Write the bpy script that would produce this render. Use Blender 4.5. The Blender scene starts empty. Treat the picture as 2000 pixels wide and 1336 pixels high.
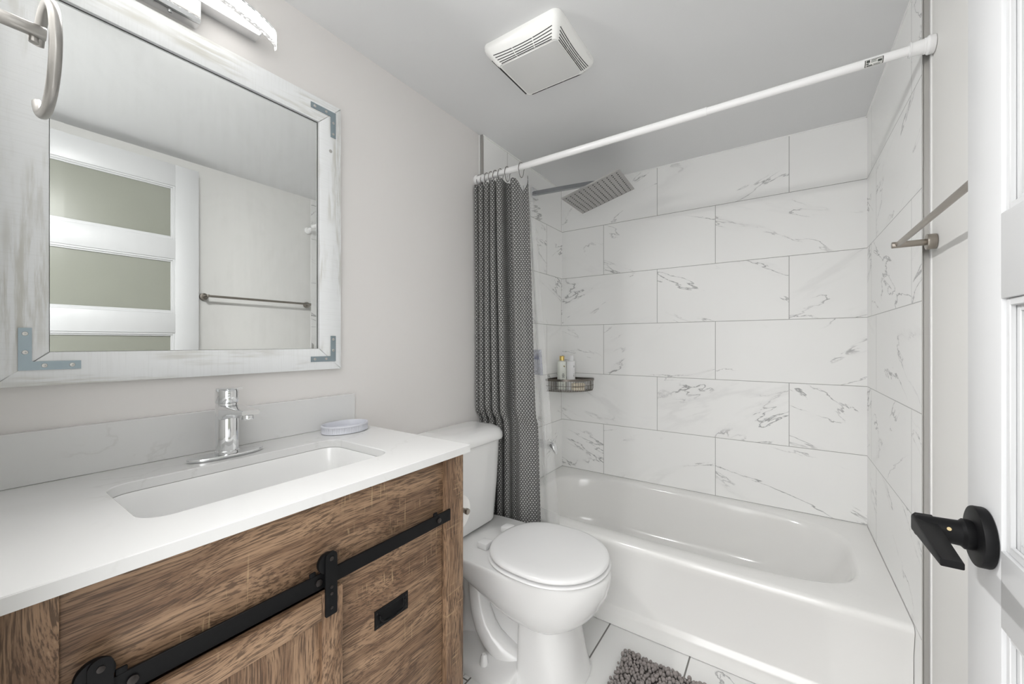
import bpy, bmesh, math, random
from mathutils import Vector, Matrix
PI = math.pi
sc = bpy.context.scene
COL = sc.collection
rnd = random.Random(7)

# ------------------------------------------------------------------ camera, world, exposure
cam_d = bpy.data.cameras.new('camera')
cam_d.sensor_fit = 'HORIZONTAL'
cam_d.sensor_width = 36.0
cam_d.lens = 36.0 * 771.0 / 2000.0
cam_d.shift_y = 2.0 / 2000.0
cam_d.clip_start = 0.01
cam = bpy.data.objects.new('camera', cam_d)
COL.objects.link(cam)
cam.location = (0, 0, 1.148)
cam.rotation_euler = (PI / 2, 0, math.atan2(525.0, 771.0))
sc.camera = cam

w = bpy.data.worlds.new('doorway_fill')
sc.world = w
w.use_nodes = True
HALL_FILL = 4.7              # added fill through the doorway, graded brighter from above to shape it
_bg = w.node_tree.nodes['Background']
_bg.inputs[0].default_value = (1.0, 1.0, 1.0, 1)
_tc = w.node_tree.nodes.new('ShaderNodeTexCoord')
_sx = w.node_tree.nodes.new('ShaderNodeSeparateXYZ')
_mr = w.node_tree.nodes.new('ShaderNodeMapRange')
_mr.interpolation_type = 'SMOOTHSTEP'
for _i, _v in ((1, -0.05), (2, 0.55), (3, 0.42 * HALL_FILL), (4, HALL_FILL)):
    _mr.inputs[_i].default_value = _v
w.node_tree.links.new(_tc.outputs['Generated'], _sx.inputs[0])
w.node_tree.links.new(_sx.outputs[2], _mr.inputs[0])
w.node_tree.links.new(_mr.outputs[0], _bg.inputs[1])
pd = bpy.data.lights.new('doorway_portal', 'AREA')
pd.shape = 'RECTANGLE'; pd.size = 0.76; pd.size_y = 2.05
pd.cycles.is_portal = True
po = bpy.data.objects.new('doorway_portal', pd)
COL.objects.link(po)
po.location = (-0.17, -0.072, 1.03)
po.rotation_euler = (PI / 2, 0, 0)
po.rotation_euler = (-PI / 2, 0, 0)

LAMP_DIFFUSER = 3.5
LAMP_CRYSTAL = 14.0
LAMP_WATTS = 8.5
sc.view_settings.view_transform = 'Standard'
sc.view_settings.look = 'None'
sc.view_settings.gamma = 1.0
sc.view_settings.use_curve_mapping = False
sc.view_settings.exposure = 0.21
sc.cycles.use_denoising = True
sc.cycles.max_bounces = 16
sc.cycles.diffuse_bounces = 8
sc.cycles.glossy_bounces = 6
sc.cycles.transmission_bounces = 8
sc.cycles.transparent_max_bounces = 16
sc.cycles.caustics_reflective = False
sc.cycles.caustics_refractive = False
sc.cycles.sample_clamp_indirect = 4.0

# ------------------------------------------------------------------ room dimensions (metres)
XL, XR = -1.196, 0.328        # painted side walls
TL, TR = -1.180, 0.314        # tiled faces of the alcove
YN, YB = 0.030, 2.315         # near wall, tiled back wall
YT = 1.485                    # where the tile starts
ZC = 2.146
TUB_Y, TUB_Z = 1.56, 0.345

# ------------------------------------------------------------------ material helpers
class M:
    def __init__(self, name):
        self.m = bpy.data.materials.new(name)
        self.m.use_nodes = True
        self.t = self.m.node_tree
        self.t.nodes.clear()
        self.out = self.t.nodes.new('ShaderNodeOutputMaterial')
    def n(self, kind, ins=None, **props):
        nd = self.t.nodes.new('ShaderNode' + kind)
        for k, v in props.items():
            setattr(nd, k, v)
        for k, v in (ins or {}).items():
            self.put(nd.inputs[k], v)
        return nd
    def put(self, sock, v):
        if hasattr(v, 'is_linked') or isinstance(v, bpy.types.NodeSocket):
            self.t.links.new(v, sock)
        else:
            sock.default_value = v
    def math(self, op, a, b=0.0, c=0.0):
        nd = self.n('Math', operation=op)
        self.put(nd.inputs[0], a); self.put(nd.inputs[1], b); self.put(nd.inputs[2], c)
        return nd.outputs[0]
    def vmath(self, op, a, b=(0, 0, 0)):
        nd = self.n('VectorMath', operation=op)
        self.put(nd.inputs[0], a); self.put(nd.inputs[1], b)
        return nd.outputs[0]
    def ramp(self, v, lo, hi, a=0.0, b=1.0):
        nd = self.n('MapRange', {0: v, 1: lo, 2: hi, 3: a, 4: b}, interpolation_type='SMOOTHSTEP')
        return nd.outputs[0]
    def mix(self, f, a, b):
        nd = self.n('Mix', data_type='RGBA')
        self.put(nd.inputs[0], f)
        self.put(nd.inputs[6], a); self.put(nd.inputs[7], b)
        return nd.outputs[2]
    def noise(self, vec, scale, detail=4.0, rough=0.55, dist=0.0):
        nd = self.n('TexNoise', {'Scale': scale, 'Detail': detail, 'Roughness': rough, 'Distortion': dist})
        if vec is not None: self.put(nd.inputs['Vector'], vec)
        return nd.outputs[0]
    def coord(self, which='Object'):
        return self.n('TexCoord').outputs[which]
    def xyz(self, v):
        return self.n('SeparateXYZ', {0: v}).outputs
    def vec(self, x, y, z=0.0):
        nd = self.n('CombineXYZ')
        self.put(nd.inputs[0], x); self.put(nd.inputs[1], y); self.put(nd.inputs[2], z)
        return nd.outputs[0]
    def bump(self, h, strength=0.2, dist=0.002):
        return self.n('Bump', {'Height': h, 'Strength': strength, 'Distance': dist}).outputs[0]
    def bsdf(self, color, rough=0.5, metal=0.0, normal=None, coat=0.0, spec=0.5, **kw):
        nd = self.n('BsdfPrincipled')
        self.put(nd.inputs['Base Color'], color)
        self.put(nd.inputs['Roughness'], rough)
        self.put(nd.inputs['Metallic'], metal)
        self.put(nd.inputs['Coat Weight'], coat)
        self.put(nd.inputs['Specular IOR Level'], spec)
        if normal is not None: self.put(nd.inputs['Normal'], normal)
        for k, v in kw.items():
            self.put(nd.inputs[k], v)
        return nd.outputs[0]
    def done(self, sh):
        self.t.links.new(sh, self.out.inputs[0])
        return self.m

def c4(r, g=None, b=None):
    if g is None: g = b = r
    return (r, g, b, 1.0)

def plain(name, col, rough=0.5, metal=0.0, coat=0.0, spec=0.5, var=0.03, vscale=6.0):
    """a plain finish with a faint mottling in its colour and gloss"""
    a = M(name)
    f = a.noise(a.coord(), vscale, 3.0)
    lo = tuple(x * (1 - var) for x in col[:3]) + (1,)
    hi = tuple(min(1, x * (1 + var)) for x in col[:3]) + (1,)
    rr = a.math('ADD', a.math('MULTIPLY', f, 0.06), rough - 0.03)
    return a.done(a.bsdf(a.mix(f, lo, hi), rr, metal, coat=coat, spec=spec))

def paint(name, col):
    a = M(name)
    co = a.coord()
    f = a.noise(co, 2.2, 3.0)
    h = a.noise(co, 260.0, 2.0)
    lo = tuple(x * 0.975 for x in col[:3]) + (1,)
    return a.done(a.bsdf(a.mix(f, lo, col), 0.55, normal=a.bump(h, 0.06, 0.001), spec=0.3))

def veins(a, p, scale, width, seed_vec):
    """broken thin grey marble veins on coordinates p"""
    q = a.vmath('ADD', p, seed_vec)
    n1 = a.noise(q, scale, 7.0, 0.56, 0.35)
    ridge = a.math('ABSOLUTE', a.math('SUBTRACT', n1, 0.5))
    line = a.ramp(ridge, 0.0, width, 1.0, 0.0)
    mask = a.ramp(a.noise(a.vmath('MULTIPLY', q, (1.0, 0.55, 1.0)), scale * 1.5, 3.0, 0.6, 0.3), 0.47, 0.61)
    soft = a.ramp(ridge, 0.0, width * 7.0, 1.0, 0.0)
    mask2 = a.ramp(a.noise(q, scale * 0.55 + 0.3, 2.0), 0.48, 0.68)
    return a.math('MULTIPLY', line, mask), a.math('MULTIPLY', soft, mask2)

def marble_tile(name, ax, u_a, u_b, v0, L, H, base, grout, g=0.0026, rough=0.34, vaxis=2):
    """running-bond marble tiles; ax = world axis along the tile length, rows counted from v0"""
    a = M(name)
    s = a.xyz(a.coord())
    u, v = s[ax], s[vaxis]
    rowf = a.math('DIVIDE', a.math('SUBTRACT', v, v0), H)
    row = a.math('FLOOR', rowf)
    odd = a.math('ABSOLUTE', a.math('MODULO', row, 2.0))
    off = a.math('ADD', a.math('MULTIPLY', odd, u_b - u_a), u_a)
    colf = a.math('DIVIDE', a.math('SUBTRACT', u, off), L)
    col = a.math('FLOOR', colf)
    fu = a.math('MULTIPLY', a.math('SUBTRACT', colf, col), L)
    fv = a.math('MULTIPLY', a.math('SUBTRACT', rowf, row), H)
    du = a.math('MINIMUM', fu, a.math('SUBTRACT', L, fu))
    dv = a.math('MINIMUM', fv, a.math('SUBTRACT', H, fv))
    d = a.math('MINIMUM', du, dv)
    joint = a.ramp(d, g * 0.35, g * 0.65, 1.0, 0.0)
    wn = a.n('TexWhiteNoise', {0: a.vec(col, row, ax * 3.0 + 1.0)}, noise_dimensions='3D')
    rv = a.vmath('SCALE', wn.outputs['Color']); rv.node.inputs[3].default_value = 37.0
    flip = a.math('SUBTRACT', a.math('MULTIPLY', a.math('GREATER_THAN', wn.outputs['Value'], 0.45), 2.0), 1.0)
    # veins run along a slanted direction, mirrored from tile to tile
    fl = a.math('MULTIPLY', u, flip)
    p = a.vec(a.math('SUBTRACT', a.math('MULTIPLY', fl, 0.42), a.math('MULTIPLY', v, 0.17)),
              a.math('ADD', a.math('MULTIPLY', fl, 0.62), a.math('MULTIPLY', v, 1.55)), 0.0)
    hard, soft = veins(a, p, 3.0, 0.009, rv)
    tone = a.noise(a.vmath('ADD', p, rv), 1.3, 2.0)
    colr = a.mix(tone, tuple(x * 0.965 for x in base[:3]) + (1,), base)
    colr = a.mix(a.math('MULTIPLY', soft, 0.13), colr, c4(0.42, 0.42, 0.42))
    colr = a.mix(a.math('MULTIPLY', hard, 0.78), colr, c4(0.20, 0.20, 0.205))
    colr = a.mix(joint, colr, grout)
    nrm = a.bump(a.math('SUBTRACT', 1.0, joint), 0.5, 0.001)
    rg = a.math('ADD', rough, a.math('MULTIPLY', joint, 0.4))
    return a.done(a.bsdf(colr, rg, normal=nrm, spec=0.45))

def quartz(name, base):
    a = M(name)
    co = a.coord()
    hard, soft = veins(a, co, 5.0, 0.02, (3.1, 1.7, 0.4))
    c = a.mix(a.math('MULTIPLY', soft, 0.12), base, c4(0.50, 0.49, 0.47))
    c = a.mix(a.math('MULTIPLY', hard, 0.22), c, c4(0.45, 0.44, 0.42))
    return a.done(a.bsdf(c, 0.22, spec=0.45))

def wood(name, axis, seed=0.0):
    """rustic brown oak with the grain along the given axis and pale saw marks across it"""
    a = M(name)
    s = a.xyz(a.coord())
    long_, (p1, p2) = s[axis], [s[i] for i in range(3) if i != axis]
    warp = a.noise(a.vec(a.math('MULTIPLY', long_, 2.2), a.math('MULTIPLY', p1, 5.0), a.math('ADD', a.math('MULTIPLY', p2, 5.0), seed)), 1.0, 2.0)
    w2 = a.math('MULTIPLY', warp, 0.10)
    gp = a.vec(a.math('MULTIPLY', long_, 16.0), a.math('MULTIPLY', a.math('ADD', p1, w2), 420.0),
               a.math('ADD', a.math('MULTIPLY', a.math('ADD', p2, w2), 420.0), seed))
    grain = a.noise(gp, 1.0, 4.0, 0.6)
    gp2 = a.vec(a.math('MULTIPLY', long_, 2.5), a.math('MULTIPLY', a.math('ADD', p1, w2), 34.0),
                a.math('ADD', a.math('MULTIPLY', a.math('ADD', p2, w2), 34.0), seed + 5.0))
    band = a.noise(gp2, 1.0, 3.0, 0.55)
    c = a.mix(a.ramp(band, 0.32, 0.68), c4(0.155, 0.090, 0.052), c4(0.315, 0.202, 0.124))
    crack = a.ramp(grain, 0.40, 0.54, 1.0, 0.0)
    c = a.mix(a.math('MULTIPLY', crack, 0.76), c, c4(0.045, 0.026, 0.016))
    pale = a.ramp(grain, 0.58, 0.72)
    c = a.mix(a.math('MULTIPLY', pale, 0.35), c, c4(0.42, 0.30, 0.20))
    # cross-cut saw marks in patches
    sx = a.vec(a.math('MULTIPLY', long_, 230.0), a.math('MULTIPLY', p1, 14.0), a.math('ADD', a.math('MULTIPLY', p2, 14.0), seed))
    saw = a.ramp(a.noise(sx, 1.0, 2.0, 0.5), 0.62, 0.70)
    patch = a.ramp(a.noise(a.vec(a.math('MULTIPLY', long_, 6.0), a.math('MULTIPLY', p1, 9.0), a.math('ADD', a.math('MULTIPLY', p2, 9.0), seed + 2.0)), 1.0, 2.0), 0.52, 0.64)
    c = a.mix(a.math('MULTIPLY', a.math('MULTIPLY', saw, patch), 0.6), c, c4(0.46, 0.33, 0.19))
    return a.done(a.bsdf(c, 0.5, normal=a.bump(grain, 0.35, 0.0015), spec=0.35))

def whitewash(name, axis):
    """white painted boards, rubbed back to grey along the grain"""
    a = M(name)
    s = a.xyz(a.coord())
    o = [s[i] for i in range(3) if i != axis]
    gp = a.vec(a.math('MULTIPLY', s[axis], 5.0), a.math('MULTIPLY', o[0], 70.0), a.math('MULTIPLY', o[1], 70.0))
    g = a.noise(gp, 1.0, 5.0, 0.65)
    big = a.noise(a.vec(a.math('MULTIPLY', s[axis], 4.0), a.math('MULTIPLY', o[0], 16.0), a.math('MULTIPLY', o[1], 16.0)), 1.0, 3.0)
    saw = a.noise(a.vec(a.math('MULTIPLY', s[axis], 300.0), a.math('MULTIPLY', o[0], 10.0), a.math('MULTIPLY', o[1], 10.0)), 1.0, 2.0)
    f = a.math('MULTIPLY', a.ramp(g, 0.42, 0.60), a.ramp(big, 0.42, 0.62))
    c = a.mix(a.math('MULTIPLY', f, 0.62), c4(0.81, 0.825, 0.835), c4(0.47, 0.455, 0.39))
    c = a.mix(a.math('MULTIPLY', a.ramp(saw, 0.50, 0.66), 0.12), c, c4(0.6, 0.6, 0.58))
    return a.done(a.bsdf(c, 0.5, normal=a.bump(g, 0.25, 0.001), spec=0.35))

def metal(name, col, rough, brushed_axis=None):
    a = M(name)
    co = a.coord()
    if brushed_axis is None:
        f = a.noise(co, 30.0, 2.0)
    else:
        s = a.xyz(co)
        k = [400.0, 400.0, 400.0]; k[brushed_axis] = 8.0
        f = a.noise(a.vec(a.math('MULTIPLY', s[0], k[0]), a.math('MULTIPLY', s[1], k[1]), a.math('MULTIPLY', s[2], k[2])), 1.0, 2.0)
    r = a.math('ADD', a.math('MULTIPLY', f, 0.08), max(0.01, rough - 0.04))
    lo = tuple(x * 0.93 for x in col[:3]) + (1,)
    return a.done(a.bsdf(a.mix(f, lo, col), r, 1.0))

MAT = {}
MAT['wall'] = paint('warm_white_wall_paint', c4(0.755, 0.735, 0.72))
MAT['wall_r'] = paint('soft_white_wall_paint', c4(0.79, 0.785, 0.765))
MAT['ceil'] = paint('white_ceiling_paint', c4(0.735, 0.74, 0.745))
TILE = c4(0.89, 0.89, 0.88); GROUT = c4(0.36, 0.355, 0.34)
MAT['tile_back'] = marble_tile('marble_tile_back', 0, -0.580, -0.284, 1.871 - 0.3048 * 8, 0.613, 0.3048, TILE, GROUT)
MAT['tile_left'] = marble_tile('marble_tile_left', 1, 1.690, 2.110, 1.871 - 0.3048 * 8, 0.613, 0.3048, TILE, GROUT)
MAT['tile_right'] = marble_tile('marble_tile_right', 1, 2.215, 2.113, 1.871 - 0.3048 * 8, 0.613, 0.3048, TILE, c4(0.5, 0.5, 0.49))
MAT['floor'] = marble_tile('marble_floor_tile', 1, 0.42, 0.72, -0.577 - 0.302 * 6, 0.604, 0.302, c4(0.76, 0.76, 0.75), c4(0.17, 0.165, 0.155), g=0.0055, rough=0.28, vaxis=0)
MAT['quartz'] = quartz('white_quartz', c4(0.675, 0.675, 0.67))
MAT['wood_h'] = wood('oak_grain_across', 1, 0.0)
MAT['wood_h2'] = wood('oak_grain_across_darker', 1, 11.0)
MAT['wood_v'] = wood('oak_grain_upright', 2, 4.0)
MAT['wash_v'] = whitewash('whitewashed_board_upright', 2)
MAT['wash_h'] = whitewash('whitewashed_board_across', 1)
MAT['porcelain'] = plain('white_porcelain', c4(0.765, 0.765, 0.76), 0.09, coat=0.3, var=0.006)
MAT['plastic_white'] = plain('white_seat_plastic', c4(0.79, 0.79, 0.79), 0.2, var=0.006)
MAT['enamel'] = plain('white_tub_enamel', c4(0.795, 0.79, 0.775), 0.12, coat=0.3, var=0.008, vscale=3.0)
MAT['chrome'] = metal('polished_chrome', c4(0.86, 0.87, 0.88), 0.05)
MAT['chrome_dark'] = metal('dark_grey_chrome', c4(0.36, 0.37, 0.39), 0.12)  # darker grey chrome of the shower arm
MAT['nickel'] = metal('brushed_nickel', c4(0.46, 0.445, 0.425), 0.32, 1)
MAT['bronze_nickel'] = metal('warm_brushed_nickel', c4(0.37, 0.335, 0.295), 0.30, 0)
MAT['ring_metal'] = metal('dull_ring_steel', c4(0.30, 0.29, 0.28), 0.22)
MAT['steel'] = metal('brushed_steel', c4(0.60, 0.59, 0.57), 0.32, 2)
MAT['zinc'] = metal('blue_zinc_plate', c4(0.36, 0.43, 0.47), 0.45)
MAT['head_steel'] = metal('satin_steel_plate', c4(0.44, 0.43, 0.42), 0.30)
MAT['basket'] = metal('dark_nickel_wire', c4(0.20, 0.18, 0.16), 0.3)
MAT['gold'] = metal('gold_cap', c4(0.80, 0.58, 0.20), 0.16)
MAT['black'] = plain('matte_black_metal', c4(0.004, 0.004, 0.0045), 0.5, var=0.2, spec=0.18)
MAT['black_screw'] = plain('dark_screw', c4(0.035, 0.030, 0.028), 0.35, metal=0.6)
MAT['dark'] = plain('dark_gap', c4(0.03, 0.03, 0.03), 0.8)
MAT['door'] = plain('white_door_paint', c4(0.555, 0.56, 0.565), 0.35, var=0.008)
MAT['vent'] = plain('white_vent_plastic', c4(0.86, 0.86, 0.84), 0.35, var=0.01)
MAT['lens'] = plain('grey_white_lens', c4(0.66, 0.66, 0.65), 0.3, var=0.02)
MAT['rod'] = plain('white_rod_enamel', c4(0.87, 0.87, 0.87), 0.25, var=0.006)
MAT['caulk'] = plain('white_caulk', c4(0.86, 0.86, 0.85), 0.5)
MAT['dish'] = plain('pale_blue_grey_ceramic', c4(0.60, 0.61, 0.66), 0.35)
MAT['bottle_cream'] = plain('cream_bottle_plastic', c4(0.80, 0.82, 0.76), 0.3)
MAT['bottle_white'] = plain('white_bottle_plastic', c4(0.83, 0.83, 0.84), 0.3)
MAT['ink'] = plain('dark_ink', c4(0.05, 0.06, 0.05), 0.5)
MAT['gold_ink'] = plain('olive_gold_ink', c4(0.22, 0.18, 0.05), 0.5)
MAT['soap'] = plain('pale_soap', c4(0.80, 0.72, 0.58), 0.5)
MAT['paper'] = plain('white_tissue_paper', c4(0.84, 0.83, 0.81), 0.9)
MAT['sticker'] = plain('white_sticker', c4(0.75, 0.75, 0.72), 0.4)
MAT['blue_ink'] = plain('blue_grey_print', c4(0.16, 0.18, 0.30), 0.5)
MAT['rug'] = plain('grey_brown_chenille', c4(0.27, 0.245, 0.235), 0.95, var=0.18, vscale=14.0, spec=0.1)
MAT['rug_base'] = plain('grey_rug_backing', c4(0.07, 0.062, 0.058), 0.95)
MAT['brass'] = metal('small_brass_screw', c4(0.75, 0.6, 0.35), 0.25)

def mirror_mat():
    a = M('dusty_mirror_glass')
    co = a.coord()
    g = a.n('BsdfGlossy', {'Color': c4(0.80, 0.815, 0.805), 'Roughness': 0.008})
    d = a.n('BsdfDiffuse', {'Color': c4(0.75, 0.76, 0.76)})
    sm = a.noise(co, 5.0, 5.0, 0.6, 1.5)
    st = a.xyz(co)
    sp = a.noise(a.vec(a.math('MULTIPLY', st[1], 60.0), a.math('MULTIPLY', st[2], 6.0), 0.0), 1.0, 3.0)
    f = a.math('ADD', 0.015, a.math('MULTIPLY', a.ramp(a.math('MULTIPLY', sm, a.math('ADD', sp, 0.5)), 0.40, 0.75), 0.05))
    return a.done(a.n('MixShader', {0: f, 1: g.outputs[0], 2: d.outputs[0]}).outputs[0])
MAT['mirror'] = mirror_mat()

def frosted():
    a = M('frosted_grey_green_glass')
    f = a.noise(a.coord(), 3.0, 2.0)
    col = a.mix(f, c4(0.35, 0.36, 0.305), c4(0.41, 0.42, 0.365))
    tr = a.n('BsdfTranslucent', {'Color': col})
    p = a.bsdf(col, 0.28, spec=0.4)
    return a.done(a.n('MixShader', {0: 0.35, 1: p, 2: tr.outputs[0]}).outputs[0])
MAT['frosted'] = frosted()

def clear_film():
    a = M('clear_plastic_film')
    s = a.xyz(a.coord())
    cr = a.noise(a.vec(a.math('MULTIPLY', s[0], 22.0), a.math('MULTIPLY', s[1], 22.0), a.math('MULTIPLY', s[2], 4.0)), 1.0, 1.5, 0.5)
    tr = a.n('BsdfTransparent', {'Color': c4(0.95, 0.955, 0.955)})
    gl = a.bsdf(c4(0.80, 0.80, 0.80), 0.12, normal=a.bump(cr, 0.6, 0.01), spec=0.6)
    lw = a.n('LayerWeight', {0: 0.35})
    f = a.math('ADD', a.ramp(cr, 0.35, 0.7, 0.12, 0.26), a.math('MULTIPLY', lw.outputs[1], 0.4))
    return a.done(a.n('MixShader', {0: f, 1: tr.outputs[0], 2: gl}).outputs[0])
MAT['film'] = clear_film()

def film_print():
    a = M('printed_clear_film')
    tr = a.n('BsdfTransparent', {'Color': c4(0.80, 0.81, 0.85)})
    df = a.n('BsdfDiffuse', {'Color': c4(0.42, 0.43, 0.50)})
    f = a.ramp(a.noise(a.coord(), 40.0, 2.0), 0.3, 0.7, 0.3, 0.5)
    return a.done(a.n('MixShader', {0: f, 1: tr.outputs[0], 2: df.outputs[0]}).outputs[0])
MAT['film_print'] = film_print()

def waffle():
    a = M('grey_waffle_weave')
    s = a.xyz(a.n('TexCoord').outputs['UV'])
    vr = a.math('DIVIDE', s[1], 0.0088)
    row = a.math('FLOOR', vr)
    dv = a.math('SUBTRACT', a.math('SUBTRACT', vr, row), 0.5)
    ur = a.math('ADD', a.math('DIVIDE', s[0], 0.0138), a.math('MULTIPLY', a.math('ABSOLUTE', a.math('MODULO', row, 2.0)), 0.5))
    du = a.math('SUBTRACT', a.math('FRACT', ur), 0.5)
    m = a.math('SQRT', a.math('ADD', a.math('MULTIPLY', du, du), a.math('MULTIPLY', a.math('MULTIPLY', dv, dv), 0.55)))
    dot = a.ramp(m, 0.16, 0.40, 1.0, 0.0)
    hh = a.ramp(m, 0.0, 0.5, 1.0, 0.0)
    fine = a.noise(a.n('TexCoord').outputs['UV'], 900.0, 2.0)
    c = a.mix(dot, c4(0.105, 0.105, 0.103), c4(0.52, 0.52, 0.505))
    c = a.mix(a.math('MULTIPLY', fine, 0.2), c, c4(0.16, 0.16, 0.16))
    p = a.bsdf(c, 0.85, normal=a.bump(hh, 0.7, 0.004), spec=0.2)
    tl = a.n('BsdfTranslucent', {'Color': c})
    return a.done(a.n('MixShader', {0: 0.12, 1: p, 2: tl.outputs[0]}).outputs[0])
MAT['waffle'] = waffle()

def lamp_mats():
    a = M('lit_white_diffuser')
    e = a.n('Emission', {'Color': c4(1.0, 0.985, 0.96), 'Strength': LAMP_DIFFUSER})
    MAT['diffuser'] = a.done(e.outputs[0])
    a = M('lit_bubble_crystal')
    v = a.n('TexVoronoi', {'Scale': 130.0})
    self_c = a.coord(); a.put(v.inputs['Vector'], self_c)
    ring = a.ramp(v.outputs['Distance'], 0.30, 0.50, 1.0, 0.15)
    nx = a.xyz(a.n('NewGeometry').outputs['Normal'])[0]      # the bar throws its light forward into the room
    ring = a.math('MULTIPLY', ring, a.ramp(nx, 0.1, 0.75, 0.06, 1.0))
    e = a.n('Emission', {'Color': c4(1.0, 0.985, 0.97)})
    a.put(e.inputs[1], a.math('MULTIPLY', ring, LAMP_CRYSTAL))
    g = a.bsdf(c4(0.9), 0.05, spec=0.8, normal=a.bump(v.outputs['Distance'], 0.8, 0.004))
    MAT['crystal'] = a.done(a.n('AddShader', {0: e.outputs[0], 1: g}).outputs[0])
lamp_mats()

# ------------------------------------------------------------------ geometry helpers (all in world metres)
BASE = {}

def link(o): COL.objects.link(o); return o

def thing(name, label, cat, loc=(0, 0, 0), group=None):
    o = bpy.data.objects.new(name, None)
    o.empty_display_size = 0.05
    o.location = loc
    link(o)
    BASE[o.name] = Vector(loc)
    o['label'] = label; o['category'] = cat
    if group: o['group'] = group
    return o

def obj(name, bm, mat, parent=None, smooth=38, base=None):
    b = BASE[parent.name] if parent is not None else Vector(base or (0, 0, 0))
    bmesh.ops.recalc_face_normals(bm, faces=bm.faces)
    me = bpy.data.meshes.new(name)
    bm.transform(Matrix.Translation(-b))
    bm.to_mesh(me); bm.free()
    if smooth:
        me.shade_smooth()
        me.set_sharp_from_angle(angle=math.radians(smooth))
    o = bpy.data.objects.new(name, me)
    me.materials.append(MAT[mat] if isinstance(mat, str) else mat)
    link(o)
    if parent is not None: o.parent = parent
    else: o.location = b
    BASE[o.name] = b
    return o

def tag(o, label, cat, group=None):
    o['label'] = label; o['category'] = cat
    if group: o['group'] = group
    return o

def struct(name, bm, mat, smooth=0):
    o = obj(name, bm, mat, None, smooth)
    o['kind'] = 'structure'
    return o

def new(): return bmesh.new()

def merge(dst, src):
    me = bpy.data.meshes.new('tmp'); src.to_mesh(me); src.free()
    dst.from_mesh(me); bpy.data.meshes.remove(me)
    return dst

def bx(bm, x0, x1, y0, y1, z0, z1, bev=0.0, seg=2, mtx=None):
    t = bmesh.new()
    bmesh.ops.create_cube(t, size=1.0)
    for v in t.verts:
        v.co = Vector((x0 + (v.co.x + .5) * (x1 - x0), y0 + (v.co.y + .5) * (y1 - y0), z0 + (v.co.z + .5) * (z1 - z0)))
    if bev > 0:
        bmesh.ops.bevel(t, geom=list(t.edges), offset=bev, segments=seg, profile=0.5, affect='EDGES')
    if mtx is not None: t.transform(mtx)
    return merge(bm, t)

def sphere(bm, c, r, sub=2, scale=(1, 1, 1)):
    t = bmesh.new()
    bmesh.ops.create_icosphere(t, subdivisions=sub, radius=r)
    for v in t.verts: v.co = Vector((v.co.x * scale[0], v.co.y * scale[1], v.co.z * scale[2])) + Vector(c)
    return merge(bm, t)

def loft(bm, rings, cap0=True, cap1=True, closed=False):
    rows = [[bm.verts.new(p) for p in r] for r in rings]
    n = len(rows[0])
    pairs = list(zip(rows, rows[1:])) + ([(rows[-1], rows[0])] if closed else [])
    for a, b in pairs:
        for i in range(n):
            j = (i + 1) % n
            bm.faces.new((a[i], a[j], b[j], b[i]))
    if not closed:
        if cap0: bm.faces.new(rows[0][::-1])
        if cap1: bm.faces.new(rows[-1])
    return bm

def tube(bm, pts, r, seg=12, closed=False, flat=None, up=None):
    """a round (or flattened) tube through pts; r may be a list"""
    P = [Vector(p) for p in pts]
    n = len(P)
    rs = r if isinstance(r, (list, tuple)) else [r] * n
    tang = []
    for i in range(n):
        if closed: d = P[(i + 1) % n] - P[i - 1]
        else: d = P[min(i + 1, n - 1)] - P[max(i - 1, 0)]
        tang.append(d.normalized())
    ref = Vector(up) if up else (Vector((0, 0, 1)) if abs(tang[0].z) < 0.9 else Vector((1, 0, 0)))
    nrm = (ref - tang[0] * ref.dot(tang[0])).normalized()
    rings = []
    for i in range(n):
        nrm = (nrm - tang[i] * nrm.dot(tang[i])).normalized()
        bi = tang[i].cross(nrm)
        fx, fy = (1, 1) if flat is None else flat
        rings.append([P[i] + nrm * (math.cos(2 * PI * k / seg) * rs[i] * fx) + bi * (math.sin(2 * PI * k / seg) * rs[i] * fy) for k in range(seg)])
    return loft(bm, rings, True, True, closed)

def cyl(bm, a, b, r, seg=24, bev=0.0):
    a, b = Vector(a), Vector(b)
    if bev <= 0: return tube(bm, [a, b], r, seg)
    d = (b - a).normalized()
    return tube(bm, [a, a + d * bev * .3, a + d * bev, b - d * bev, b - d * bev * .3, b], [r - bev, r - bev * .3, r, r, r - bev * .3, r - bev], seg)

def lathe(bm, prof, c, axis=2, seg=32):
    """prof: (radius, height) from start to end; closes both ends on the axis"""
    c = Vector(c)
    rings = []
    for r, h in prof:
        ring = []
        for k in range(seg):
            a = 2 * PI * k / seg
            q = [0, 0, 0]
            q[axis] = h
            q[(axis + 1) % 3] = r * math.cos(a); q[(axis + 2) % 3] = r * math.sin(a)
            ring.append(c + Vector(q))
        rings.append(ring)
    return loft(bm, rings)

def rrect(x0, x1, y0, y1, r, z=None, n=6):
    """rounded rectangle outline, anticlockwise"""
    rr = r if isinstance(r, (list, tuple)) else [r] * 4
    out = []
    for (cx, cy, a0, q) in ((x1 - rr[0], y1 - rr[0], 0, rr[0]), (x0 + rr[1], y1 - rr[1], 90, rr[1]), (x0 + rr[2], y0 + rr[2], 180, rr[2]), (x1 - rr[3], y0 + rr[3], 270, rr[3])):
        for k in range(n + 1):
            a = math.radians(a0 + 90 * k / n)
            out.append((cx + q * math.cos(a), cy + q * math.sin(a)))
    return out if z is None else [(x, y, z) for x, y in out]

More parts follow.
